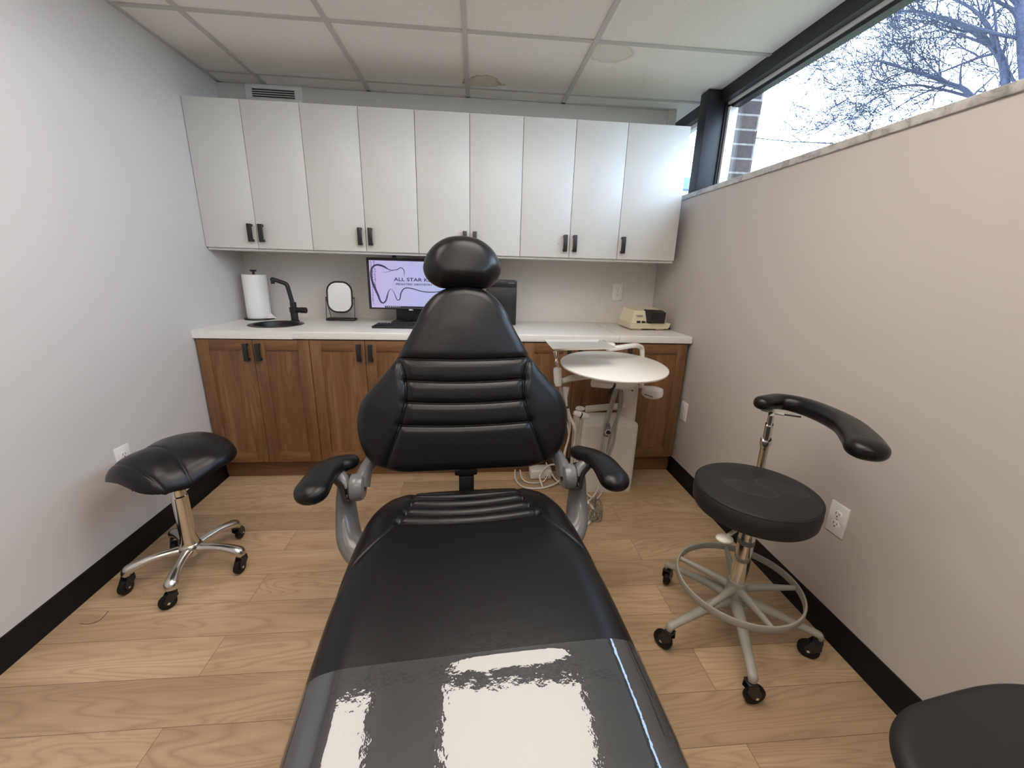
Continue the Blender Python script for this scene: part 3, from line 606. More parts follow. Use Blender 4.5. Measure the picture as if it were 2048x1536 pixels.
# upright black computer case right of monitor
cx0, cx1 = 1.60, at(1033, 600, 'y', -.24).x
cs = empty('computer_case', ((cx0+cx1)/2, -.15, CT), 'upright black computer case half hidden behind the headrest', 'computer')
w_ = (cx1-cx0)/2; b = B(); b.box((-w_, -.09, .001), (w_, .08, .292), .004); b.done('body', M['blackp'], cs)
b = B(); b.box((-w_+.004, -.094, .004), (w_-.004, -.088, .245), .002); b.box((-w_+.004, -.094, .25), (w_-.004, -.088, .289), .002); b.done('front_panel', M['handle'], cs)
b = B(); b.box((w_-.055, -.097, .272), (w_-.018, -.093, .280)); b.done('button', M['greyp'], cs)
# cream slide projector-like device
pj = empty('slide_viewer', (2.668, -.30, CT), 'cream and black desktop slide viewer at the right end of the worktop', 'viewer', rz=math.radians(2))
V = [(-.135, -.10, .012), (.125, -.10, .012), (.125, .12, .012), (-.135, .12, .012), (-.145, -.11, .048), (.135, -.11, .048), (.135, .13, .048), (-.145, .13, .048)]
bxf = [(0, 1, 2, 3), (4, 7, 6, 5), (0, 4, 5, 1), (1, 5, 6, 2), (2, 6, 7, 3), (3, 7, 4, 0)]
b = B(); b.raw(V, bxf); b.box((-.11, -.08, .0005), (-.05, .1, .013)); b.box((.05, -.08, .0005), (.11, .1, .013)); b.done('base_shell', M['cream'], pj, sharp=20)
V = [(-.128, -.088, .048), (.112, -.088, .048), (.118, .12, .048), (-.135, .12, .048), (-.105, -.065, .125), (.095, -.065, .125), (.10, .10, .135), (-.115, .10, .135)]
b = B(); b.raw(V, bxf); b.done('housing', M['cream'], pj, sharp=20)
V = [(-.018, -.125, .05), (.082, -.125, .05), (.086, -.06, .05), (-.030, -.06, .05), (-.014, -.125, .118), (.084, -.125, .120), (.088, -.055, .130), (-.036, -.055, .134)]
b = B(); b.raw(V, bxf); b.done('viewing_hood', M['handle'], pj, sharp=20)
for x in (-.092, -.058):
    b = B(); b.box((x, -.104, .05), (x+.02, -.085, .062), .002); b.done('knob', M['blackp'], pj)
b = B(); b.box((-.095, -.089, .094), (-.055, -.076, .098)); b.done('slot', M['hose'], pj)
b = B(); b.box((2.815-.022, -.345, CT+.0005), (2.815+.022, -.315, CT+.012), .004); tag(b.done('power_adapter', M['blackp']), 'small black plug adapter on the worktop against the right wall', 'adapter')
# ------------------------------------------------------------------ wall cabinets
YU, ZUT, ZUB = -.365, 2.1205, 1.366
UX = [-.0308+D*k for k in range(9)]+[-.0308+D*8+.3748]; UX[0] = DX+.002
up_desc = [('white wall cabinet against the left wall over the sink', 0, 2), ('white wall cabinet above the mirror and left part of the monitor', 2, 4), ('white wall cabinet above the headrest of the patient chair', 4, 6), ('white wall cabinet with a small dark dot beside its handle', 6, 8), ('single-door white wall cabinet next to the window', 8, 9)]
for lab, k0, k1 in up_desc:
    x0, x1 = UX[k0], UX[k1]; t = empty('wall_cabinet', (x0, YU, ZUB), lab, 'cabinet', 'white wall cabinets')
    b = B(); b.box((.0005, .003, .0), (x1-x0-.0005, -YU-.001, ZUT-ZUB)); b.done('carcass', M['white_edge'], t, smooth=False)
    for k in range(k0, k1):
        a, c = UX[k]-x0+.0014, UX[k+1]-x0-.0014
        d = B(); d.box((a, -.018, .0015), (c, .001, ZUT-ZUB), .0012); dr = d.done('door', M['white_lac'], t)
        right = (k % 2 == 0) and k != 8
        bar_handle(dr, (c-.028) if right else (a+.028), .085, -.018)
        if k == 6: e = B(); e.ell((c-.068, -.019, .082), (.0028, .002, .0028), 10); e.done('bumper_dot', M['hose'], dr)
    bm_ = B(); bm_.box((.001, .0, -.012), (x1-x0-.001, .34, -.0005)); bm_.done('bottom_panel', M['white_edge'], t, smooth=False)
# ------------------------------------------------------------------ outlets
def outlet(loc, rz, label, rows=2):
    t = empty('wall_outlet', loc, label, 'outlet', 'white wall outlets', rz)
    b = B(); b.box((-.037, -.006, -.060), (.037, 0, .060), .002); b.done('cover_plate', M['plate'], t)
    for s in (-1, 1):
        e = B(); e.lathe([(.0, -.0085), (.0165, -.0085), (.0172, -.0075), (.0172, -.004)], n=24, ax='y', M4=Matrix.Translation((0, 0, s*.0195)), sy=.85); so = e.done('socket', M['plate'], t)
        e = B(); e.box((-.0078, -.0092, s*.0195-.001), (-.0058, -.0084, s*.0195+.008)); e.box((.0058, -.0092, s*.0195), (.0078, -.0084, s*.0195+.007)); e.lathe([(0, -.0092), (.0028, -.0092), (.0028, -.008)], n=12, ax='y', M4=Matrix.Translation((0, 0, s*.0195-.008))); e.done('slots', M['blackp'], so)
    e = B(); e.lathe([(0, -.0075), (.003, -.0072), (.003, -.005)], n=12, ax='y'); e.done('screw', M['hose'], t)
outlet((2.565, 0, 1.146), 0, 'white wall outlet on the back wall above the worktop')
outlet((W, -1.806, .451), -PI/2, 'white wall outlet on the right wall behind the round stool')
outlet((W, -.657, .453), -PI/2, 'white wall outlet on the right wall beside the last base cabinet')
outlet((XL(-1.228), -1.228, .449), PI/2, 'white wall outlet on the left wall behind the saddle stool')
# ------------------------------------------------------------------ casters and stools
def caster(parent, x, y, rz, R=.031, w=.022, top=.086, twin=False):
    """swivel caster with its stem at x,y"""
    T = Matrix.Translation((x, y, 0)) @ Matrix.Rotation(rz, 4, 'Z'); off = .018
    c = B()
    c.lathe([(.010, top-.012), (.010, top+.006), (0, top+.006)], n=16, M4=T)
    for s in (-1, 1):
        V = []; prof = [(-.014, top-.008), (.012, top-.008), (off+.014, R+.012), (off+.010, R-.006), (off-.010, R-.004), (-.016, R+.022)]
        for yy in (s*(w/2+.002), s*(w/2+.005)): V += [(a, yy, z) for a, z in prof]
        k = len(prof); c.raw(V, [tuple(range(k)), tuple(range(2*k-1, k-1, -1))]+[(i, (i+1) % k, k+(i+1) % k, k+i) for i in range(k)], T)
    c.box((-.016, -w/2-.005, top-.014), (.013, w/2+.005, top-.006), .002, M4=T); o = c.done('caster', M['blackp'], parent, sharp=30)
    c = B(); prof = [(R*.35, -w/2), (R*.8, -w/2), (R*.97, -w/2+.003), (R, -w/2+.007), (R, w/2-.007), (R*.97, w/2-.003), (R*.8, w/2), (R*.35, w/2), (R*.35, -w/2)]
    c.lathe(prof, n=28, ax='y', M4=T @ Matrix.Translation((off, 0, R))); c.done('wheel', M['base'], o)
    c = B(); c.lathe([(0, -w/2-.0065), (.005, -w/2-.0065), (.005, w/2+.0065), (0, w/2+.0065)], n=14, ax='y', M4=T @ Matrix.Translation((off, 0, R))); c.done('axle', M['chrome'], o)
    return o
# saddle stool (left)
ss = empty('saddle_stool', (.315, -1.395, 0), 'black saddle stool with polished aluminium star base by the left wall', 'stool')
b = B(); b.lathe([(.030, .085), (.034, .09), (.036, .13), (.033, .15), (.0285, .17), (.0285, .36), (.0245, .365), (.0245, .50), (0, .50)], n=32); b.done('column', M['chrome'], ss)
b = B(); b.lathe([(.0, .080), (.034, .080), (.042, .095), (.044, .118), (.036, .135), (.030, .14)], n=32); b.done('hub', M['castalu'], ss)
wpts = [(243, 1183), (340, 1208), (478, 1146), (466, 1078), (352, 1085)]
base_ang = [math.atan2(-1.513+1.395, .107-.315), math.atan2(-.20, .025), math.atan2(-.035, .2), math.atan2(.2, .10), math.atan2(.17, -.15)]
base_ang = [math.radians(a) for a in (212, 284, 356, 68, 140)]
for i, a in enumerate(base_ang):
    c_, s_ = math.cos(a), math.sin(a); Rl = .212
    b = B(); b.tube([(c_*.02, s_*.02, .108), (c_*.07, s_*.07, .113), (c_*.13, s_*.13, .112), (c_*.175, s_*.175, .102), (c_*.202, s_*.202, .092), (c_*Rl, s_*Rl, .074)], [.024, .018, .018, .022, .024, .019], n=16, smooth=5, up=(0, 0, 1), flat=.85); b.done('leg', M['castalu'], ss)
    caster(ss, c_*.208, s_*.208, a+[.9, -1.0, -1.7, .4, 2.6][i], R=.0295, top=.080)
# saddle seat: pommel towards lower left, wide rear upper right
SD = math.radians(-38)   # cross axis
def saddle_map(u, v, h):
    t = min(max((v+.09)/.15, 0), 1); t = t*t*(3-2*t); k = 3.1*(1-t)+1.2*t
    z = .556-k*u*u/(1+2.5*abs(u))-.7*max(0, -v-.08)**2*3+.0-.0
    th = math.radians(-25)
    return (u*math.cos(th)-v*math.sin(th)-.012, u*math.sin(th)+v*math.cos(th)+.022, z+h+.010)
tabS = [(-.185, .0), (-.184, .05), (-.178, .095), (-.155, .135), (-.115, .162), (-.06, .181), (.0, .193), (.05, .198), (.09, .194), (.13, .177), (.165, .145), (.186, .09), (.192, .045), (.194, .0)]
fS = smoothtab(tabS, 6)
def halfS(v):
    w_ = interp(fS, v); return (-max(w_, 1e-4), max(w_, 1e-4))
seam1 = smoothtab([(-.22, -.06), (-.14, -.045), (-.06, -.03), (.0, -.026), (.06, -.03), (.14, -.045), (.22, -.06)], 4); seam2 = smoothtab([(-.2, -.115), (-.12, -.135), (-.05, -.145), (.05, -.145), (.12, -.135), (.2, -.115)], 4)
st = cushion('seat', halfS, -.185, .194, saddle_map, M['leather'], ss, thick=.034, R=.042, Rb=.018, crown=.016, cw=.1, grooves=[(seam1, .004, .004), (seam2, .004, .004), (seam1, .003, .014), (seam2, .003, .014)], nu=150, nv=160)
b = B(); b.box((-.06, -.06, .468), (.06, .06, .488), .006); b.tube([(-.03, -.05, .470), (-.075, -.115, .452)], .004, n=8); b.done('seat_plate', M['blackp'], ss)
# round stool with swing arm (right)
RX, RY = 2.478, -1.842
rs = empty('round_stool', (RX, RY, 0), 'round black stool with a padded swing arm and taupe foot ring', 'stool')
def rl(x, y, z): p = at(x, y, 'z', z); return (p.x-RX, p.y-RY, p.z)
b = B(); b.lathe([(.0, .10), (.030, .10), (.034, .14), (.036, .20), (.031, .235), (0, .235)], n=32); b.done('hub', M['taupe'], rs)
b = B(); b.lathe([(.026, .235), (.0265, .30), (.0265, .46), (.024, .47), (.020, .475), (.020, .54), (0, .54)], n=32); b.done('column', M['chrome'], rs)
b = B(); b.lathe([(.0272, .392), (.0278, .394), (.0278, .408), (.0272, .41)], n=32); b.done('column_band', M['greyp'], rs)
angs = [math.atan2(y-RY, x-RX) for x, y in ((2.205, -1.905), (2.385, -2.10), (2.71, -1.965), (2.66, -1.62), (2.345, -1.60))]
for i, a in enumerate(angs):
    c_, s_ = math.cos(a), math.sin(a); Rl = .272
    b = B(); b.tube([(c_*.02, s_*.02, .155), (c_*.09, s_*.09, .150), (c_*.18, s_*.18, .128), (c_*.245, s_*.245, .113), (c_*Rl, s_*Rl, .105), (c_*(Rl+.004), s_*(Rl+.004), .090)], [.024, .020, .016, .015, .0155, .0125], n=14, smooth=4, up=(0, 0, 1), flat=.75); b.done('leg', M['taupe'], rs)
    caster(rs, c_*.272, s_*.272, a+[-1.2, 1.9, 2.9, .5, -1.3][i], R=.034, top=.094)
    # spoke up to foot ring
    b = B(); a2 = a+.31; c2, s2 = math.cos(a2), math.sin(a2); b.tube([(c2*.025, s2*.025, .205), (c2*.09, s2*.09, .212), (c2*.205, s2*.205, .222)], [.016, .012, .008], n=12, smooth=3, up=(0, 0, 1), flat=1.1); b.done('ring_spoke', M['taupe'], rs)
b = B(); prof = [(.2, .214), (.207, .214), (.2085, .217), (.2085, .236), (.207, .239), (.202, .239), (.2, .236), (.2, .214)]; b.lathe(prof, n=72); b.done('foot_ring', M['taupe'], rs, sharp=40)
sc_ = (0.012, 0.020)
b = B(); b.lathe([(0, .515), (.175, .515), (.186, .519), (.192, .528), (.195, .56), (.194, .588), (.188, .596), (.17, .6015), (.12, .607), (0, .609)], c=(*sc_, 0), n=96); b.tube([(sc_[0]+.192*math.cos(2*PI*i/72), sc_[1]+.192*math.sin(2*PI*i/72), .5925) for i in range(73)], .0022, n=6, caps=False)
seatR = b.done('seat', M['matte'], rs)
m = M['matte']
v = coords(m)
def ringmask(cx, cy, rx, ry, rot):
    mp = nd(m, 'ShaderNodeMapping'); mp.vector_type = 'TEXTURE'; mp.inputs['Location'].default_value = (cx, cy, 0); mp.inputs['Rotation'].default_value = (0, 0, rot); mp.inputs['Scale'].default_value = (rx, ry, 1000)
    ln(m, v, mp.inputs['Vector']); l = nd(m, 'ShaderNodeVectorMath'); l.operation = 'LENGTH'; ln(m, mp.outputs[0], l.inputs[0])
    return ramp(m, [(0, (.1, .1, .1)), (.80, (.25, .25, .25)), (.93, (.9, .9, .9)), (1.0, (0, 0, 0))], l.outputs['Value'])
r1_ = ringmask(-.035+sc_[0], -.02+sc_[1], .045, .085, .9); r2_ = ringmask(.075+sc_[0], -.02+sc_[1], .035, .085, .9)
nz_ = nd(m, 'ShaderNodeTexNoise', Scale=22.0, Detail=4.0); ln(m, v, nz_.inputs['Vector'])
sm = mix(m, 1.0, mix(m, 1.0, r1_, r2_, 'ADD'), nz_.outputs['Fac'], 'MULTIPLY'); ln(m, mix(m, sm, (.017, .017, .017), (.07, .068, .065)), pb(m).inputs['Base Color'])
b = B(); b.box((-.07, -.07, .498), (.07, .07, .516), .005); b.lathe([(.03, .46), (.04, .498), (0, .498)], n=24); b.done('seat_plate', M['blackp'], rs)
b = B(); lv = Vector(rl(1449, 1077, .462)); b.tube([(-.01, -.01, .49), Vector((-.01, -.01, .49)).lerp(lv, .5), lv+Vector((0, 0, .004))], [.006, .006, .007], n=10); b.ell(lv, (.028, .024, .011), 20); b.done('height_lever', M['ivory'], rs)
# swing arm: post behind seat, padded arm
px_, py_ = .075, .165
b = B(); b.tube([(0, .03, .505), (px_*.6, py_*.7, .50), (px_, py_, .502)], .010, n=10); b.done('arm_bracket', M['blackp'], rs)
b = B(); b.lathe([(.014, .50), (.014, .70), (.019, .705), (.019, .735), (.016, .74), (.0125, .742), (.0125, .80), (.010, .805), (.010, .872), (0, .872)], c=(px_, py_, 0), n=24); b.done('arm_post', M['chrome'], rs)
# padded arm following measured centre line at arm height
ZA = .868
cl_ = [rl(1527, 806, ZA), rl(1560, 803, ZA), rl(1605, 812, ZA), rl(1650, 829, ZA), rl(1695, 853, ZA), rl(1722, 880, ZA), rl(1733, 897, ZA)]
def pad(parent, pts, ws, hs, mt, name='pad'):
    """rounded elongated pad: pts centre line, ws half widths, hs half heights"""
    P, Wd = catmull([Vector(p) for p in pts], list(ws), 8); _, Hh = catmull([Vector(p) for p in pts], list(hs), 8)
    # round caps
    def cap(p, d, w, h): return [(p+d*w*math.sin(k*PI/16), w*math.cos(k*PI/16), h*math.cos(k*PI/16)**.8) for k in range(1, 8)]
    d0 = (P[0]-P[1]).normalized(); d1 = (P[-1]-P[-2]).normalized()
    L = [(q, w, h) for q, w, h in zip(P, Wd, Hh)]
    L = [(q, w, h) for q, w, h in cap(P[0], d0, Wd[0], Hh[0])][::-1]+L+cap(P[-1], d1, Wd[-1], Hh[-1])
    V, Fc = [], []; n = 28
    for i, (q, w, h) in enumerate(L):
        t = (L[min(i+1, len(L)-1)][0]-L[max(i-1, 0)][0]).normalized(); sd = t.cross(Vector((0, 0, 1))).normalized()
        for k in range(n):
            a = 2*PI*k/n; ca, sa = math.cos(a), math.sin(a); V.append(q+sd*w*math.copysign(abs(ca)**.85, ca)+Vector((0, 0, 1))*h*math.copysign(abs(sa)**.85, sa))
    for i in range(len(L)-1):
        for k in range(n): Fc.append((i*n+k, i*n+(k+1) % n, (i+1)*n+(k+1) % n, (i+1)*n+k))
    Fc.append(tuple(range(n))[::-1]); Fc.append(tuple((len(L)-1)*n+k for k in range(n)))
    b = B(); b.raw(V, Fc); return b.done(name, mt, parent, sharp=180)
pad(rs, cl_, [.031, .033, .034, .036, .041, .047, .049], [.024, .027, .029, .029, .029, .029, .028], M['leather'], 'arm_pad')
pbm, ptp = Vector(rl(1524, 920, .60)), Vector(rl(1543, 828, ZA-.03))
for o in [o for o in bpy.data.objects if o.name.startswith(('arm_post', 'arm_bracket')) and o.parent == rs]: bpy.data.objects.remove(o)
b = B(); dv = (ptp-pbm)
b.tube([pbm-dv*.28, pbm+dv*.42], .0145, n=20); b.tube([pbm+dv*.36, pbm+dv*.40, pbm+dv*.47, pbm+dv*.49], [.0175, .0195, .0195, .0165], n=20); b.tube([pbm+dv*.48, pbm+dv*.80], .0125, n=20); b.tube([pbm+dv*.80, ptp], .0095, n=20)
b.done('arm_post', M['chrome'], rs)
q = pbm-dv*.22
b = B(); b.tube([(0.02, .03, .507), (q.x*.6, q.y*.65, .507), (q.x, q.y, q.z)], .009, n=10); b.done('arm_bracket', M['blackp'], rs)
q1, q2 = Vector(rl(1527, 822, ZA-.018)), Vector(rl(1590, 833, ZA-.03))
b = B(); b.tube([Vector(rl(1522, 818, ZA-.025)), Vector(rl(1568, 829, ZA-.03))], .011, n=4, flat=.6); b.done('arm_mount', M['hose'], rs)
b = B(); b.tube([Vector(rl(1566, 829, ZA-.034)), Vector(rl(1602, 834, ZA-.034))], .003, n=8); b.done('arm_lever', M['blackp'], rs)
# third stool at the bottom right edge
zt_ = .50
def g3(x, y): p = at(x, y, 'z', zt_); return (p.x, p.y)
cs3 = empty('contoured_stool', (2.50, -2.675, 0), 'black contoured stool cut off at the lower right corner', 'stool')
def w3(v):
    t = (v+.235)/.47; t = min(max(t, 0), 1); w_ = .238*max(1-abs(2*t-1)**2.7, 0)**(1/2.7)+.0005; return (-w_, w_)
def m3(u, v, h):
    th = math.radians(4); z = .455+.45*u*u+.25*max(0, v)**2*3+h + .5*max(0, u)**2+.16*(math.sqrt((u+.05)**2+.0016)+(u+.05))/2
    return (u*math.cos(th)-v*math.sin(th)-.0, u*math.sin(th)+v*math.cos(th), z)
cushion('seat', w3, -.235, .235, m3, M['matte'], cs3, thick=.045, R=.032, Rb=.02, crown=.012, cw=.1, nu=90, nv=90)
b = B(); b.lathe([(.026, .12), (.026, .30), (.02, .31), (.02, .42), (0, .42)], n=24); b.done('column', M['chrome'], cs3)
b = B(); b.box((-.08, -.08, .405), (.08, .08, .425), .005); b.done('seat_plate', M['redbrown'], cs3)
b = B(); b.lathe([(0, .09), (.035, .09), (.035, .13), (0, .135)], n=24); b.done('hub', M['blackp'], cs3)
for i in range(5):
    a = math.radians(72*i+10); c_, s_ = math.cos(a), math.sin(a); Rl = .20
    b = B(); b.tube([(c_*.02, s_*.02, .11), (c_*.1, s_*.1, .108), (c_*Rl, s_*Rl, .075)], [.018, .014, .013], n=12, smooth=3); b.done('leg', M['blackp'], cs3)
    caster(cs3, c_*(Rl-.004), s_*(Rl-.004), a+i, R=.025)
# ------------------------------------------------------------------ patient chair
TH = math.radians(3.8); pc = empty('patient_chair', (1.5, -1.65, 0), 'large black reclining dental patient chair in the middle of the room', 'dental chair', rz=TH)
# backrest
SL = math.atan2(.18, .64); vv_ = Vector((0, math.sin(SL), math.cos(SL))); nn_ = Vector((0, -math.cos(SL), math.sin(SL))); p0 = Vector((0, -.03, .6))
tabB = [(.0, .20), (.004, .235), (.020, .29), (.048, .328), (.09, .353), (.143, .367), (.194, .369), (.240, .360), (.275, .343), (.304, .318), (.352, .277), (.409, .235), (.467, .203), (.527, .172), (.575, .150), (.615, .121), (.643, .088), (.660, .048), (.668, .0)]
fB = sorted(smoothtab(tabB, 8))
def halfB(v): w_ = max(interp(fB, v)*1.014, 1e-4); return (-w_, w_)
def mapB(u, v, h):
    # sides wrap forward a little, lumbar hollow
    q = p0+vv_*v+nn_*(h+.10*u*u*(1 if v < .42 else max(.2, 1-(v-.42)*4)))+Vector((u, 0, 0)); return tuple(q)
sL = smoothtab([(-.237, .411), (-.219, .372), (-.2085, .328), (-.207, .259), (-.229, .173), (-.257, .096), (-.286, .018)], 6); sR = [(-a, b_) for a, b_ in sL]
gv = []
for s_ in (sL, sR): gv += [(s_, .006, .0035), (s_, .006, .014)]
for (w_, z_) in ((.234, .405), (.209, .327), (.208, .252), (.229, .173)):
    ln_ = [(-w_+2*w_*k/16, z_-.009*(1-abs(2*k/16-1)**2)) for k in range(17)]; gv += [(ln_, .007, .0035), ([(a, b_) for a, b_ in ln_], .007, .014)]
cushion('backrest', halfB, 0, .668, mapB, M['leather'], pc, thick=.055, R=.038, Rb=.022, crown=.014, cw=.12, grooves=gv, nu=290, nv=340)
fB2 = [(v, max(w_-.02, .001)) for v, w_ in fB]
def halfB2(v): w_ = max(interp(fB, v)-.022, 1e-3); return (-w_, w_)
cushion('back_shell', halfB2, .02, .636, lambda u, v, h: mapB(u, v, h-.060), M['greyp'], pc, thick=.012, R=.012, Rb=.008, crown=0, cw=.1, nu=40, nv=50)
# stitching: small dashes above every cross seam
b = B()
for (w_, z_) in ((.234, .405), (.209, .327), (.208, .252), (.229, .173)):
    n_ = int(2*w_/.0062)
    for k in range(n_):
        u = -w_+.006+k*.0062; z2 = z_-.009*(1-abs(u/w_)**2)-.0052
        q1 = Vector(mapB(u, z2, .0025)); b.box((q1.x, q1.y-.0010, q1.z-.0007), (q1.x+.0038, q1.y+.001, q1.z+.0007))
b.done('stitching', M['blackp'], pc, smooth=False)
# headrest
tabH = [(.654, .03), (.656, .072), (.664, .095), (.682, .120), (.705, .135), (.730, .141), (.755, .137), (.780, .126), (.805, .106), (.825, .078), (.838, .045), (.843, .0)]
fH = smoothtab(tabH, 6)
fH = sorted([(max(a, .654), b_) for a, b_ in fH])
def halfH(v): w_ = max(interp(fH, v), 1e-4); return (-w_, w_)
def mapH(u, v, h): q = p0+vv_*v+nn_*(h+.020-1.0*u*u)+Vector((-.004+u, 0, 0)); return tuple(q)
cushion('headrest', halfH, .654, .843, mapH, M['leather'], pc, thick=.055, R=.052, Rb=.03, crown=.012, cw=.05, nu=110, nv=110)
b = B(); b.tube([p0+vv_*.60+nn_*-.075, p0+vv_*.72+nn_*-.09, p0+vv_*.76+nn_*-.075], .012, n=12); b.done('headrest_stem', M['greyp'], pc)
# seat and leg rest
ZS = .52
tabC = [(-1.16, .0), (-1.158, .12), (-1.14, .24), (-1.10, .318), (-1.04, .352), (-.96, .366), (-.83, .372), (-.69, .371), (-.60, .370), (-.50, .367), (-.41, .362), (-.30, .356), (-.21, .350), (-.13, .340), (-.07, .322), (-.02, .291), (.014, .245), (.030, .19), (.038, .10), (.040, .0)]
fC = smoothtab(tabC, 6)
def halfC(v): w_ = max(interp(fC, v), 1e-4); return (-w_, w_)
SLP = math.tan(math.radians(5.2))
def zc(v):
    a = -.35; d_ = v-a; k = .05; return ZS+SLP*(-(math.sqrt(d_*d_+k*k)-d_)/2)+ (.0 if v < 0 else 0)
def mapC(u, v, h): return (u, v, zc(v)+h)
g1 = smoothtab([(-.187, .034), (-.188, -.04), (-.197, -.10), (-.224, -.19), (-.255, -.245), (-.293, -.300), (-.334, -.362), (-.354, -.41), (-.372, -.47)], 6); g2 = [(-a, b_) for a, b_ in g1]
gc = []
for s_ in (g1, g2): gc += [(s_, .0035, .003), (s_, .003, .010)]
for (w_, z_) in ((.185, -.034), (.191, -.087), (.203, -.139), (.223, -.188)):
    ln_ = [(-w_+2*w_*k/16, z_-.016*(1-abs(2*k/16-1)**2)) for k in range(17)]; gc += [(ln_, .008, .0035), (ln_, .007, .012)]
def exC(u, v, d):
    # thighs' gentle dish in the seat and soft wrinkles
    return -.006*np.exp(-((v+.10)/.13)**2)*np.exp(-(u/.18)**2)-.024*np.clip((.098-d)/.098, 0, 1)**2
cushion('seat', halfC, -1.16, .04, mapC, M['leather'], pc, thick=.078, R=.045, Rb=.02, crown=.006, cw=.12, grooves=gc, nu=200, nv=520, extra=exC)
# clear protective sheet over the leg rest
def exS(u, v, d): return exC(u, v, d)+.0023*np.exp(-((v+.662)/.017)**2)*np.exp(-((u-.07)/.12)**4)+.0012*np.exp(-((v+.70)/.02)**2)*0
shc = empty('clear_leg_cover', (1.5+math.sin(TH)*.9, -1.65-math.cos(TH)*.9, .45), 'clear glossy plastic sheet stretched over the foot end of the chair', 'plastic cover', rz=TH)
sh = cushion('sheet', lambda v: (halfC(v)[0]-.0015, halfC(v)[1]+.0015), -1.16, .04, lambda u, v, h: (u, v+.9, zc(v)+h-.45), M['film'], shc, R=.0465, crown=.006, cw=.12, nu=160, nv=170, extra=exS, top_only=True, vlim=(-1.155, -.655), off=.0025)
# under frame, seat pan, column and floor base
b = B(); b.box((-.29, -1.08, .36), (.29, -.03, .40), .02); b.done('seat_pan', M['greyp'], pc)
b = B(); b.box((-.12, -.50, .05), (.12, -.18, .37), .03); b.box((-.09, -.20, .20), (.09, .16, .30), .02); b.done('lift_column', M['greyp'], pc)
b = B(); b.box((-.24, -.72, .0), (.24, .16, .055), .02); b.done('floor_base', M['blackp'], pc)
# hinge post seen between the cushions
b = B(); b.box((-.028, .035, .42), (.028, .075, .545), .004); b.box((-.045, .04, .545), (.042, .08, .575), .008); b.box((-.018, .035, .57), (.016, .08, .64), .004); b.tube([(0, .06, .60), (0, .16, .95)], .03, n=12); b.done('back_hinge', M['handle'], pc)
# arms
def U_(x, y, z):
    p = at(x, y, 'z', z)-Vector((1.5, -1.65, 0)); return Vector((p.x*math.cos(TH)+p.y*math.sin(TH), -p.x*math.sin(TH)+p.y*math.cos(TH), z))
for s in (-1, 1):
    if s < 0: pp = [U_(698, 924, .61), U_(672, 931, .61), U_(646, 948, .61), U_(624, 982, .60)]
    else: pp = [U_(1158, 905, .61), U_(1184, 914, .61), U_(1207, 929, .61), U_(1228, 958, .60)]
    ar = pad(pc, pp, [.036, .041, .046, .053], [.024, .028, .030, .032], M['leather'], 'armrest')
    # round hinge barrel
    b = B(); bc = U_(717, 977, .545) if s < 0 else U_(1131, 952, .55)
    bc = Vector((s*.380, -.002, .546)); q = s
    b.lathe([(.0, -.024), (.034, -.024), (.044, -.018), (.048, -.006), (.048, .016), (.046, .022), (0, .022)] if s > 0 else [(0, -.022), (.046, -.022), (.048, -.016), (.048, .006), (.044, .018), (.034, .024), (0, .024)], c=bc, n=36, ax='x'); o = b.done('hinge_barrel', M['greyp'], pc)
    if s > 0: o.scale = (1, 1, 1)
    b = B(); b.lathe([(.0, s*.021), (.0465, s*.021), (.0465, s*.026), (0, s*.026)], c=bc, n=36, ax='x'); b.lathe([(.0, -s*.026), (.016, -s*.026), (.016, -s*.02)], c=bc, n=24, ax='x'); b.done('hinge_ring', M['handle'], o)
    b = B(); b.tube([bc+Vector((-s*.008, .01, .0)), bc+Vector((-s*.022, .035, .045)), bc+Vector((-s*.06, .065, .09)), bc+Vector((-s*.12, .10, .15))], [.030, .024, .024, .03], n=18, smooth=4, flat=1.2); b.done('back_bracket', M['greyp'], pc)
    b = B(); e0 = Vector(pp[1])
    b.tube([bc+Vector((s*.035, .0, -.002)), bc+Vector((s*.055, .015, .028)), Vector((e0.x*.99, e0.y+.0, .59))], [.026, .022, .022], n=14, smooth=4); b.done('arm_link', M['greyp'], pc)
    b = B(); b.tube([(s*.415, -.045, .515), (s*.432, -.02, .560), (s*.46, -.01, .590)], [.008, .009, .009], n=12, smooth=4, flat=2.2); b.done('release_lever', M['handle'], pc)
    b = B(); b.tube([(s*.40, -.022, .520), (s*.425, -.022, .520)], .014, n=16); b.done('pivot_pin', M['chrome'], pc)
    # broad curved casting dropping beneath the seat
    prof = [(s*.428, .03, .565), (s*.434, .035, .49), (s*.432, .02, .42), (s*.41, -.04, .36), (s*.36, -.09, .325), (s*.28, -.13, .31)]
    b = B(); b.tube(prof, [.024, .032, .036, .036, .034, .028], n=20, smooth=6, flat=1.5, up=(0, 1, .2)); b.done('side_arm', M['greyp'], pc)
# ------------------------------------------------------------------ delivery cart
dc = empty('dental_cart', (2.30, -.78, 0), 'white dental delivery cart with a round tabletop and hanging handpieces', 'dental cart')
O_ = Vector((2.30, -.78, 0))
def A(x, y, Y, dz=0): p = at(x, y, 'y', Y)-O_; return Vector((p.x, p.y, p.z+dz))
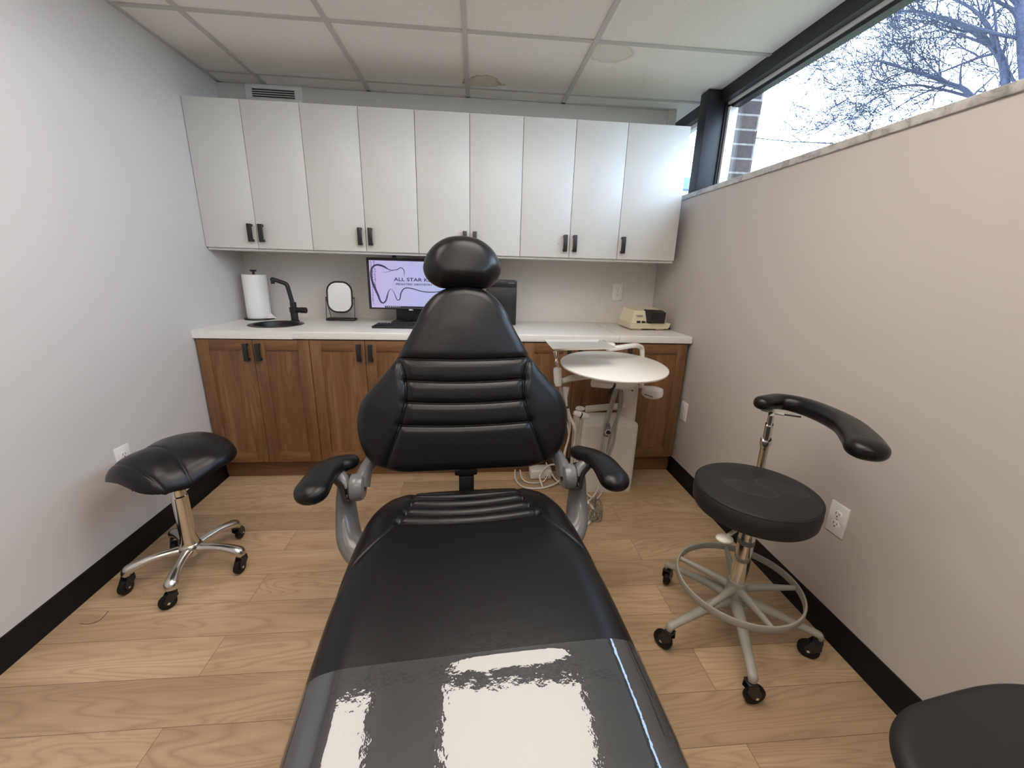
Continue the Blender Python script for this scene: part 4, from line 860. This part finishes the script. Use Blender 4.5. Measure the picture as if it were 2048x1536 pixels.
# shell body
xl, xr = A(1150, 950, -.80).x, A(1263, 950, -.80).x; zt = A(1278, 852, -.80).z
b = B(); pts_ = []
yf, yb2 = -.06, .125
prof2 = [(0, .0), (0, zt-.05), (.004, zt-.02), (.02, zt), (.05, zt+.012), (.10, zt+.035), (.18, zt+.05)]
V = []; Fc = []
outline = []
for k in range(9): a = PI/2*k/8; outline.append((xr-.035+.035*math.sin(a), yf+.035-.035*math.cos(a)))
outline += [(xr, yb2), (xl, yb2)]
for k in range(9): a = PI/2*k/8; outline.append((xl+.035-.035*math.cos(a), yf+.035-.035*math.sin(a)))
n_ = len(outline)
for (ins, z) in ((0, .0), (0, zt-.012), (.003, zt-.003), (.012, zt+.004), (.05, zt+.030), (.085, zt+.045)):
    for (x, y) in outline:
        cx_, cy_ = (xl+xr)/2, (yf+yb2)/2; dx_, dy_ = x-cx_, y-cy_; V.append((x-math.copysign(min(ins, abs(dx_)), dx_), y-math.copysign(min(ins, abs(dy_)), dy_), z+.02 if z > .1 else z+.0))
for j in range(5):
    for i in range(n_): Fc.append((j*n_+i, j*n_+(i+1) % n_, (j+1)*n_+(i+1) % n_, (j+1)*n_+i))
Fc.append(tuple(range(n_))[::-1]); Fc.append(tuple(5*n_+i for i in range(n_))); b.raw(V, Fc); b.done('shell', M['whitec'], dc, sharp=40)
cc = A(1259, 800, -.76)
b = B(); b.lathe([(.044, zt-.02), (.044, .655), (.042, .66), (.036, .662), (.036, .72), (.05, .74), (.05, .80), (0, .80)], c=(cc.x, .02, 0), n=40); b.done('column', M['whitec'], dc)
b = B(); b.lathe([(0, 0), (.0045, 0), (.0045, .004)], n=12, ax='y', M4=Matrix.Translation((cc.x-.008, -.027, .635))); b.done('column_screw', M['handle'], dc)
# round tabletop, very slightly tilted
TC = Vector((2.222, -1.035, .840))-O_; T = Matrix.Translation(TC) @ Matrix.Rotation(math.radians(2.4), 4, 'X')
b = B(); b.lathe([(0, -.012), (.245, -.012), (.261, -.008), (.265, -.001), (.264, .003), (.259, .006), (0, .007)], n=120, M4=T, sy=1.06); b.done('round_tabletop', M['whitep'], dc)
b = B(); b.tube([A(1185, 766, -.95), A(1225, 770, -.93)], .022, n=18); b.tube([A(1225, 770, -.93), A(1262, 772, -.80)], .024, n=16); b.done('table_bracket', M['whitep'], dc)
b = B(); b.tube([A(1222, 770, -.93), A(1226, 770, -.928)], .0235, n=18); b.done('bracket_ring', M['handle'], dc)
# steel tray and its arm
ZT = .940
def Az(x, y, z): p = at(x, y, 'z', z)-O_; return Vector((p.x, p.y, z))
c4 = [Az(1088, 681, ZT), Az(1199, 681, ZT), Az(1233, 697, ZT), Az(1105, 700, ZT)]
b = B()
mid = sum(c4, Vector())/4; inn = [mid+(c-mid)*.90 for c in c4]; V = [c+Vector((0, 0, .006)) for c in c4]+[c-Vector((0, 0, .004)) for c in inn]+[c+Vector((0, 0, .004)) for c in c4]+[c-Vector((0, 0, .0055)) for c in inn]
b.raw(V, [(0, 1, 5, 4), (1, 2, 6, 5), (2, 3, 7, 6), (3, 0, 4, 7), (4, 5, 6, 7), (8, 12, 13, 9), (9, 13, 14, 10), (10, 14, 15, 11), (11, 15, 12, 8), (12, 15, 14, 13), (0, 8, 9, 1), (1, 9, 10, 2), (2, 10, 11, 3), (3, 11, 8, 0)]); b.done('instrument_tray', M['trayst'], dc, sharp=30)
b = B(); b.tube([A(1214, 699, -.97), A(1240, 695, -.95), A(1268, 691, -.90), A(1279, 693, -.86), A(1284, 700, -.84), A(1284, 730, -.84), A(1283, 775, -.84)], .0135, n=16, smooth=5); b.done('tray_arm', M['whitep'], dc)
b = B(); p = A(1219, 689, -.93); b.lathe([(0, -.008), (.028, -.008), (.032, 0), (.026, .008), (0, .010)], c=p, n=28); b.done('tray_knob', M['whitep'], dc)
b = B(); p = A(1226, 697, -.97); b.tube([A(1206, 681, -.90), p], .007, n=8, flat=.5); b.ell(A(1193, 681, -.88), (.010, .007, .006)); b.done('tray_clamp', M['chrome'], dc)
# chrome holder and handpiece post at the left
b = B(); b.tube([A(1110, 703, -1.0), A(1112, 716, -1.0), A(1116, 735, -1.0)], [.011, .008, .007], n=12); b.tube([A(1117, 703, -1.02), A(1113, 722, -1.0)], .004, n=8); b.ell(A(1112, 724, -1.01), (.008, .008, .016)); b.done('tray_holder', M['chrome'], dc)
b = B(); b.tube([A(1115, 736, -1.0), A(1115, 739, -1.0), A(1116, 764, -1.0), A(1117, 771, -1.0)], [.018, .0215, .0215, .017], n=28); b.done('post_cap', M['whitep'], dc, sharp=40)
b = B(); b.tube([A(1124, 762, -1.0), A(1145, 756, -.99), A(1170, 754, -.97), A(1205, 752, -.94), A(1240, 757, -.88)], [.013, .017, .014, .013, .014], n=14, smooth=4); b.done('side_arm', M['whitep'], dc)
b = B(); b.tube([A(1119, 770, -1.0), A(1126, 800, -1.0), A(1132, 825, -1.0)], .008, n=12); b.done('post', M['hose'], dc)
b = B(); b.tube([A(1132, 775, -.98), A(1131, 792, -.98)], [.018, .012], n=18); b.tube([A(1131, 792, -.98), A(1133, 812, -.98)], [.010, .006], n=14); b.done('handpiece', M['whitep'], dc)
b = B(); b.tube([A(1136, 818, -.98), A(1139, 832, -.98), A(1146, 846, -.99)], [.008, .009, .008], n=14, smooth=3); b.tube([A(1146, 845, -.99), A(1151, 864, -1.0)], [.010, .0055], n=14); b.done('suction_handpiece', M['cordw'], dc)
b = B(); b.tube([A(1147, 825, -.96), A(1150, 826, -.96), A(1160, 829, -.965), A(1172, 832, -.965), A(1178, 833, -.965)], [.010, .016, .0175, .018, .010], n=20, up=(0, 0, 1)); b.ell(A(1160, 817, -.93), (.026, .02, .014)); b.done('handpiece_holder', M['whitep'], dc)
b = B(); b.tube([A(1160.5, 829.5, -.9655), A(1163, 830.5, -.966)], .0185, n=20); b.done('holder_band', M['handle'], dc)
b = B(); p1, p2 = A(1172, 818, -.86), A(1216, 814, -.83); b.tube([p1, p2, A(1250, 812, -.80)], .020, n=4, flat=1.0, up=(0, 0, 1)); b.done('lower_arm', M['whitec'], dc, smooth=False)
# cup light hanging under the table
p = A(1305, 782, -.86); b = B(); b.lathe([(0, -.035), (.045, -.035), (.058, -.022), (.060, .0), (.056, .014), (.03, .022), (0, .024)], c=p, n=40); b.done('round_cup', M['whitep'], dc)
b = B(); b.tube([p+Vector((-.03, 0, .015)), A(1283, 772, -.85), A(1281, 752, -.84)], .010, n=12); b.done('cup_arm', M['whitep'], dc)
b = B()
for k in range(5): b.lathe([(0, 0), (.0035, 0), (.0035, .002)], n=8, ax='y', M4=Matrix.Translation(A(1290+k*3.5, 789+k*1.2, -.925)))
b.done('cup_screws', M['handle'], dc)
# hanging hoses on the right of the cart
hs = [[(1236, 772, -.92), (1228, 800, -.92), (1214, 850, -.93), (1203, 890, -.95), (1200, 925, -.95)], [(1232, 770, -.93), (1224, 800, -.94), (1212, 840, -.95), (1208, 870, -.95), (1207, 905, -.97), (1205, 940, -.97)],
      [(1241, 780, -.91), (1238, 815, -.91), (1232, 850, -.92), (1227, 885, -.93), (1217, 915, -.94), (1210, 945, -.93)], [(1244, 785, -.90), (1243, 810, -.90), (1234, 835, -.91), (1222, 870, -.93), (1215, 905, -.94)]]
for h_ in hs:
    b = B(); b.tube([A(*q) for q in h_], .008, n=10, smooth=5); b.done('hose', M['hose'], dc)
b = B(); b.tube([A(1227, 768, -.94), A(1220, 788, -.945)], [.012, .008], n=14); b.done('handpiece', M['handle'], dc)
b = B(); T = Matrix.Translation(A(1214, 862, -.985)); b.box((-.014, -.012, -.032), (.014, .012, .03), .006, M4=T @ Matrix.Rotation(.2, 4, 'Y')); b.box((-.008, -.01, .03), (.012, .01, .045), .004, M4=T); syr = b.done('air_water_syringe', M['greyp'], dc)
b = B(); b.lathe([(.0175, .0), (.0175, -.007), (.012, -.008), (.012, 0)], n=28, ax='y', M4=T @ Matrix.Translation((0, -.012, 0))); b.done('ring', M['chrome'], syr)
b = B(); b.lathe([(0, -.005), (.0115, -.005), (.0115, 0)], n=24, ax='y', M4=T @ Matrix.Translation((0, -.012, 0))); b.done('lens', M['blackp'], syr)
hs = [[(1133, 824, -.98), (1140, 850, -.97), (1136, 880, -.96), (1129, 915, -.94), (1134, 960, -.92), (1150, 985, -.92)], [(1161, 838, -.95), (1158, 870, -.92), (1152, 900, -.90), (1150, 940, -.88), (1160, 975, -.9)],
      [(1152, 838, -.95), (1150, 870, -.92), (1146, 905, -.92), (1141, 945, -.92), (1140, 980, -.93)], [(1130, 830, -.99), (1138, 870, -.97), (1129, 905, -.96), (1125, 950, -.95)], [(1166, 836, -.93), (1163, 860, -.91), (1159, 890, -.88), (1158, 925, -.86)]]
for h_ in hs:
    b = B(); b.tube([A(*q) for q in h_], .0055, n=10, smooth=5); b.done('hose', M['cordw'], dc)
# cords lying and looping on the floor behind the chair
fl = lambda x, y, z=.006: at(x, y, 'z', z)
loops = [[(1030, 940, .03), (1032, 960, .012), (1050, 975, .008), (1090, 975, .008), (1120, 960, .03), (1125, 935, .08), (1100, 930, .10), (1080, 950, .05), (1085, 975, .01)],
         [(1040, 940, .05), (1045, 958, .02), (1062, 966, .01), (1088, 962, .01), (1096, 940, .06), (1092, 925, .1)],
         [(1100, 935, .06), (1108, 955, .02), (1125, 970, .01), (1150, 985, .007), (1165, 1010, .007), (1180, 1000, .01), (1192, 985, .02), (1200, 960, .05), (1195, 940, .08)],
         [(1160, 960, .03), (1172, 985, .01), (1190, 998, .008), (1203, 985, .01), (1206, 960, .03), (1200, 935, .08), (1185, 925, .1)],
         [(1145, 990, .007), (1170, 1000, .007), (1187, 1020, .007), (1183, 1040, .007), (1168, 1053, .007), (1150, 1060, .007)]]
for i, l_ in enumerate(loops):
    b = B(); b.tube([fl(x, y, z) for x, y, z in l_], [.0055, .004, .0055, .005, .0075][i], n=10, smooth=8)
    cord_o = b.done('floor_cord', M['cordw'], dc, sharp=180); cord_o.matrix_parent_inverse = Matrix.Translation(-O_); None and (None, ['pale cord looping widest on the floor just behind the chair seat', 'thin pale cord in a small loop behind the chair seat', 'pale cord running from under the chair to the dental cart', 'pale cord looped under the right armrest', 'thick pale cord curving past the right side arm of the chair'][i], 'cord')
b = B(); rt = random.Random(5); pts = []
for k in range(26):
    c_ = fl(1190+rt.uniform(-13, 14), 1018+rt.uniform(-24, 26), .005+rt.uniform(0, .03)); pts.append(c_)
b.tube(pts, .0018, n=6, smooth=6); tag(b.done('wire_tangle', M['greyp'], sharp=180), 'tangle of thin grey wires on the floor right of the chair', 'wires')
jb = at(1082, 955, 'z', 0); b = B(); b.box((jb.x-.075, jb.y-.03, .0), (jb.x+.065, jb.y+.06, .065), .012, 3); jbo = b.done('junction_box', M['whitec']); tag(jbo, 'low white floor box among the cords behind the chair', 'floor box')
b = B(); b.lathe([(0, 0), (.009, 0), (.009, .006)], n=14, ax='y', M4=Matrix.Translation((jb.x+.03, jb.y-.034, .02))); b.done('knob', M['handle'], jbo)
for nm, ps, lab in (('floor_hair', [(160, 1247), (178, 1248), (200, 1240), (217, 1222)], 'thin dark hair lying on the floor near the left wall'), ('wall_scratch', None, None)):
    if ps: b = B(); b.tube([fl(x, y, .0012) for x, y in ps], .0008, n=5, smooth=6); tag(b.done(nm, M['handle'], sharp=180), lab, 'hair')
# ------------------------------------------------------------------ light
wd = bpy.data.worlds.new('sky'); wd.use_nodes = True; bpy.context.scene.world = wd; nt = wd.node_tree
bg = nt.nodes['Background']; tc = nt.nodes.new('ShaderNodeTexCoord'); sp = nt.nodes.new('ShaderNodeSeparateXYZ'); rp = nt.nodes.new('ShaderNodeValToRGB')
nt.links.new(tc.outputs['Generated'], sp.inputs[0]); nt.links.new(sp.outputs[2], rp.inputs[0]); nt.links.new(rp.outputs[0], bg.inputs[0])
rp.color_ramp.elements[0].color = (.73, .85, 1, 1); rp.color_ramp.elements[0].position = 0; rp.color_ramp.elements[1].color = (.62, .78, 1, 1); rp.color_ramp.elements[1].position = .9
bg.inputs[1].default_value = 8.5
sc = bpy.context.scene
sc.view_settings.view_transform = 'Standard'; sc.view_settings.look = 'None'; sc.view_settings.exposure = 0.36; sc.view_settings.gamma = 1
sc.cycles.max_bounces = 10; sc.cycles.diffuse_bounces = 5; sc.cycles.use_denoising = True; sc.cycles.sample_clamp_indirect = 6
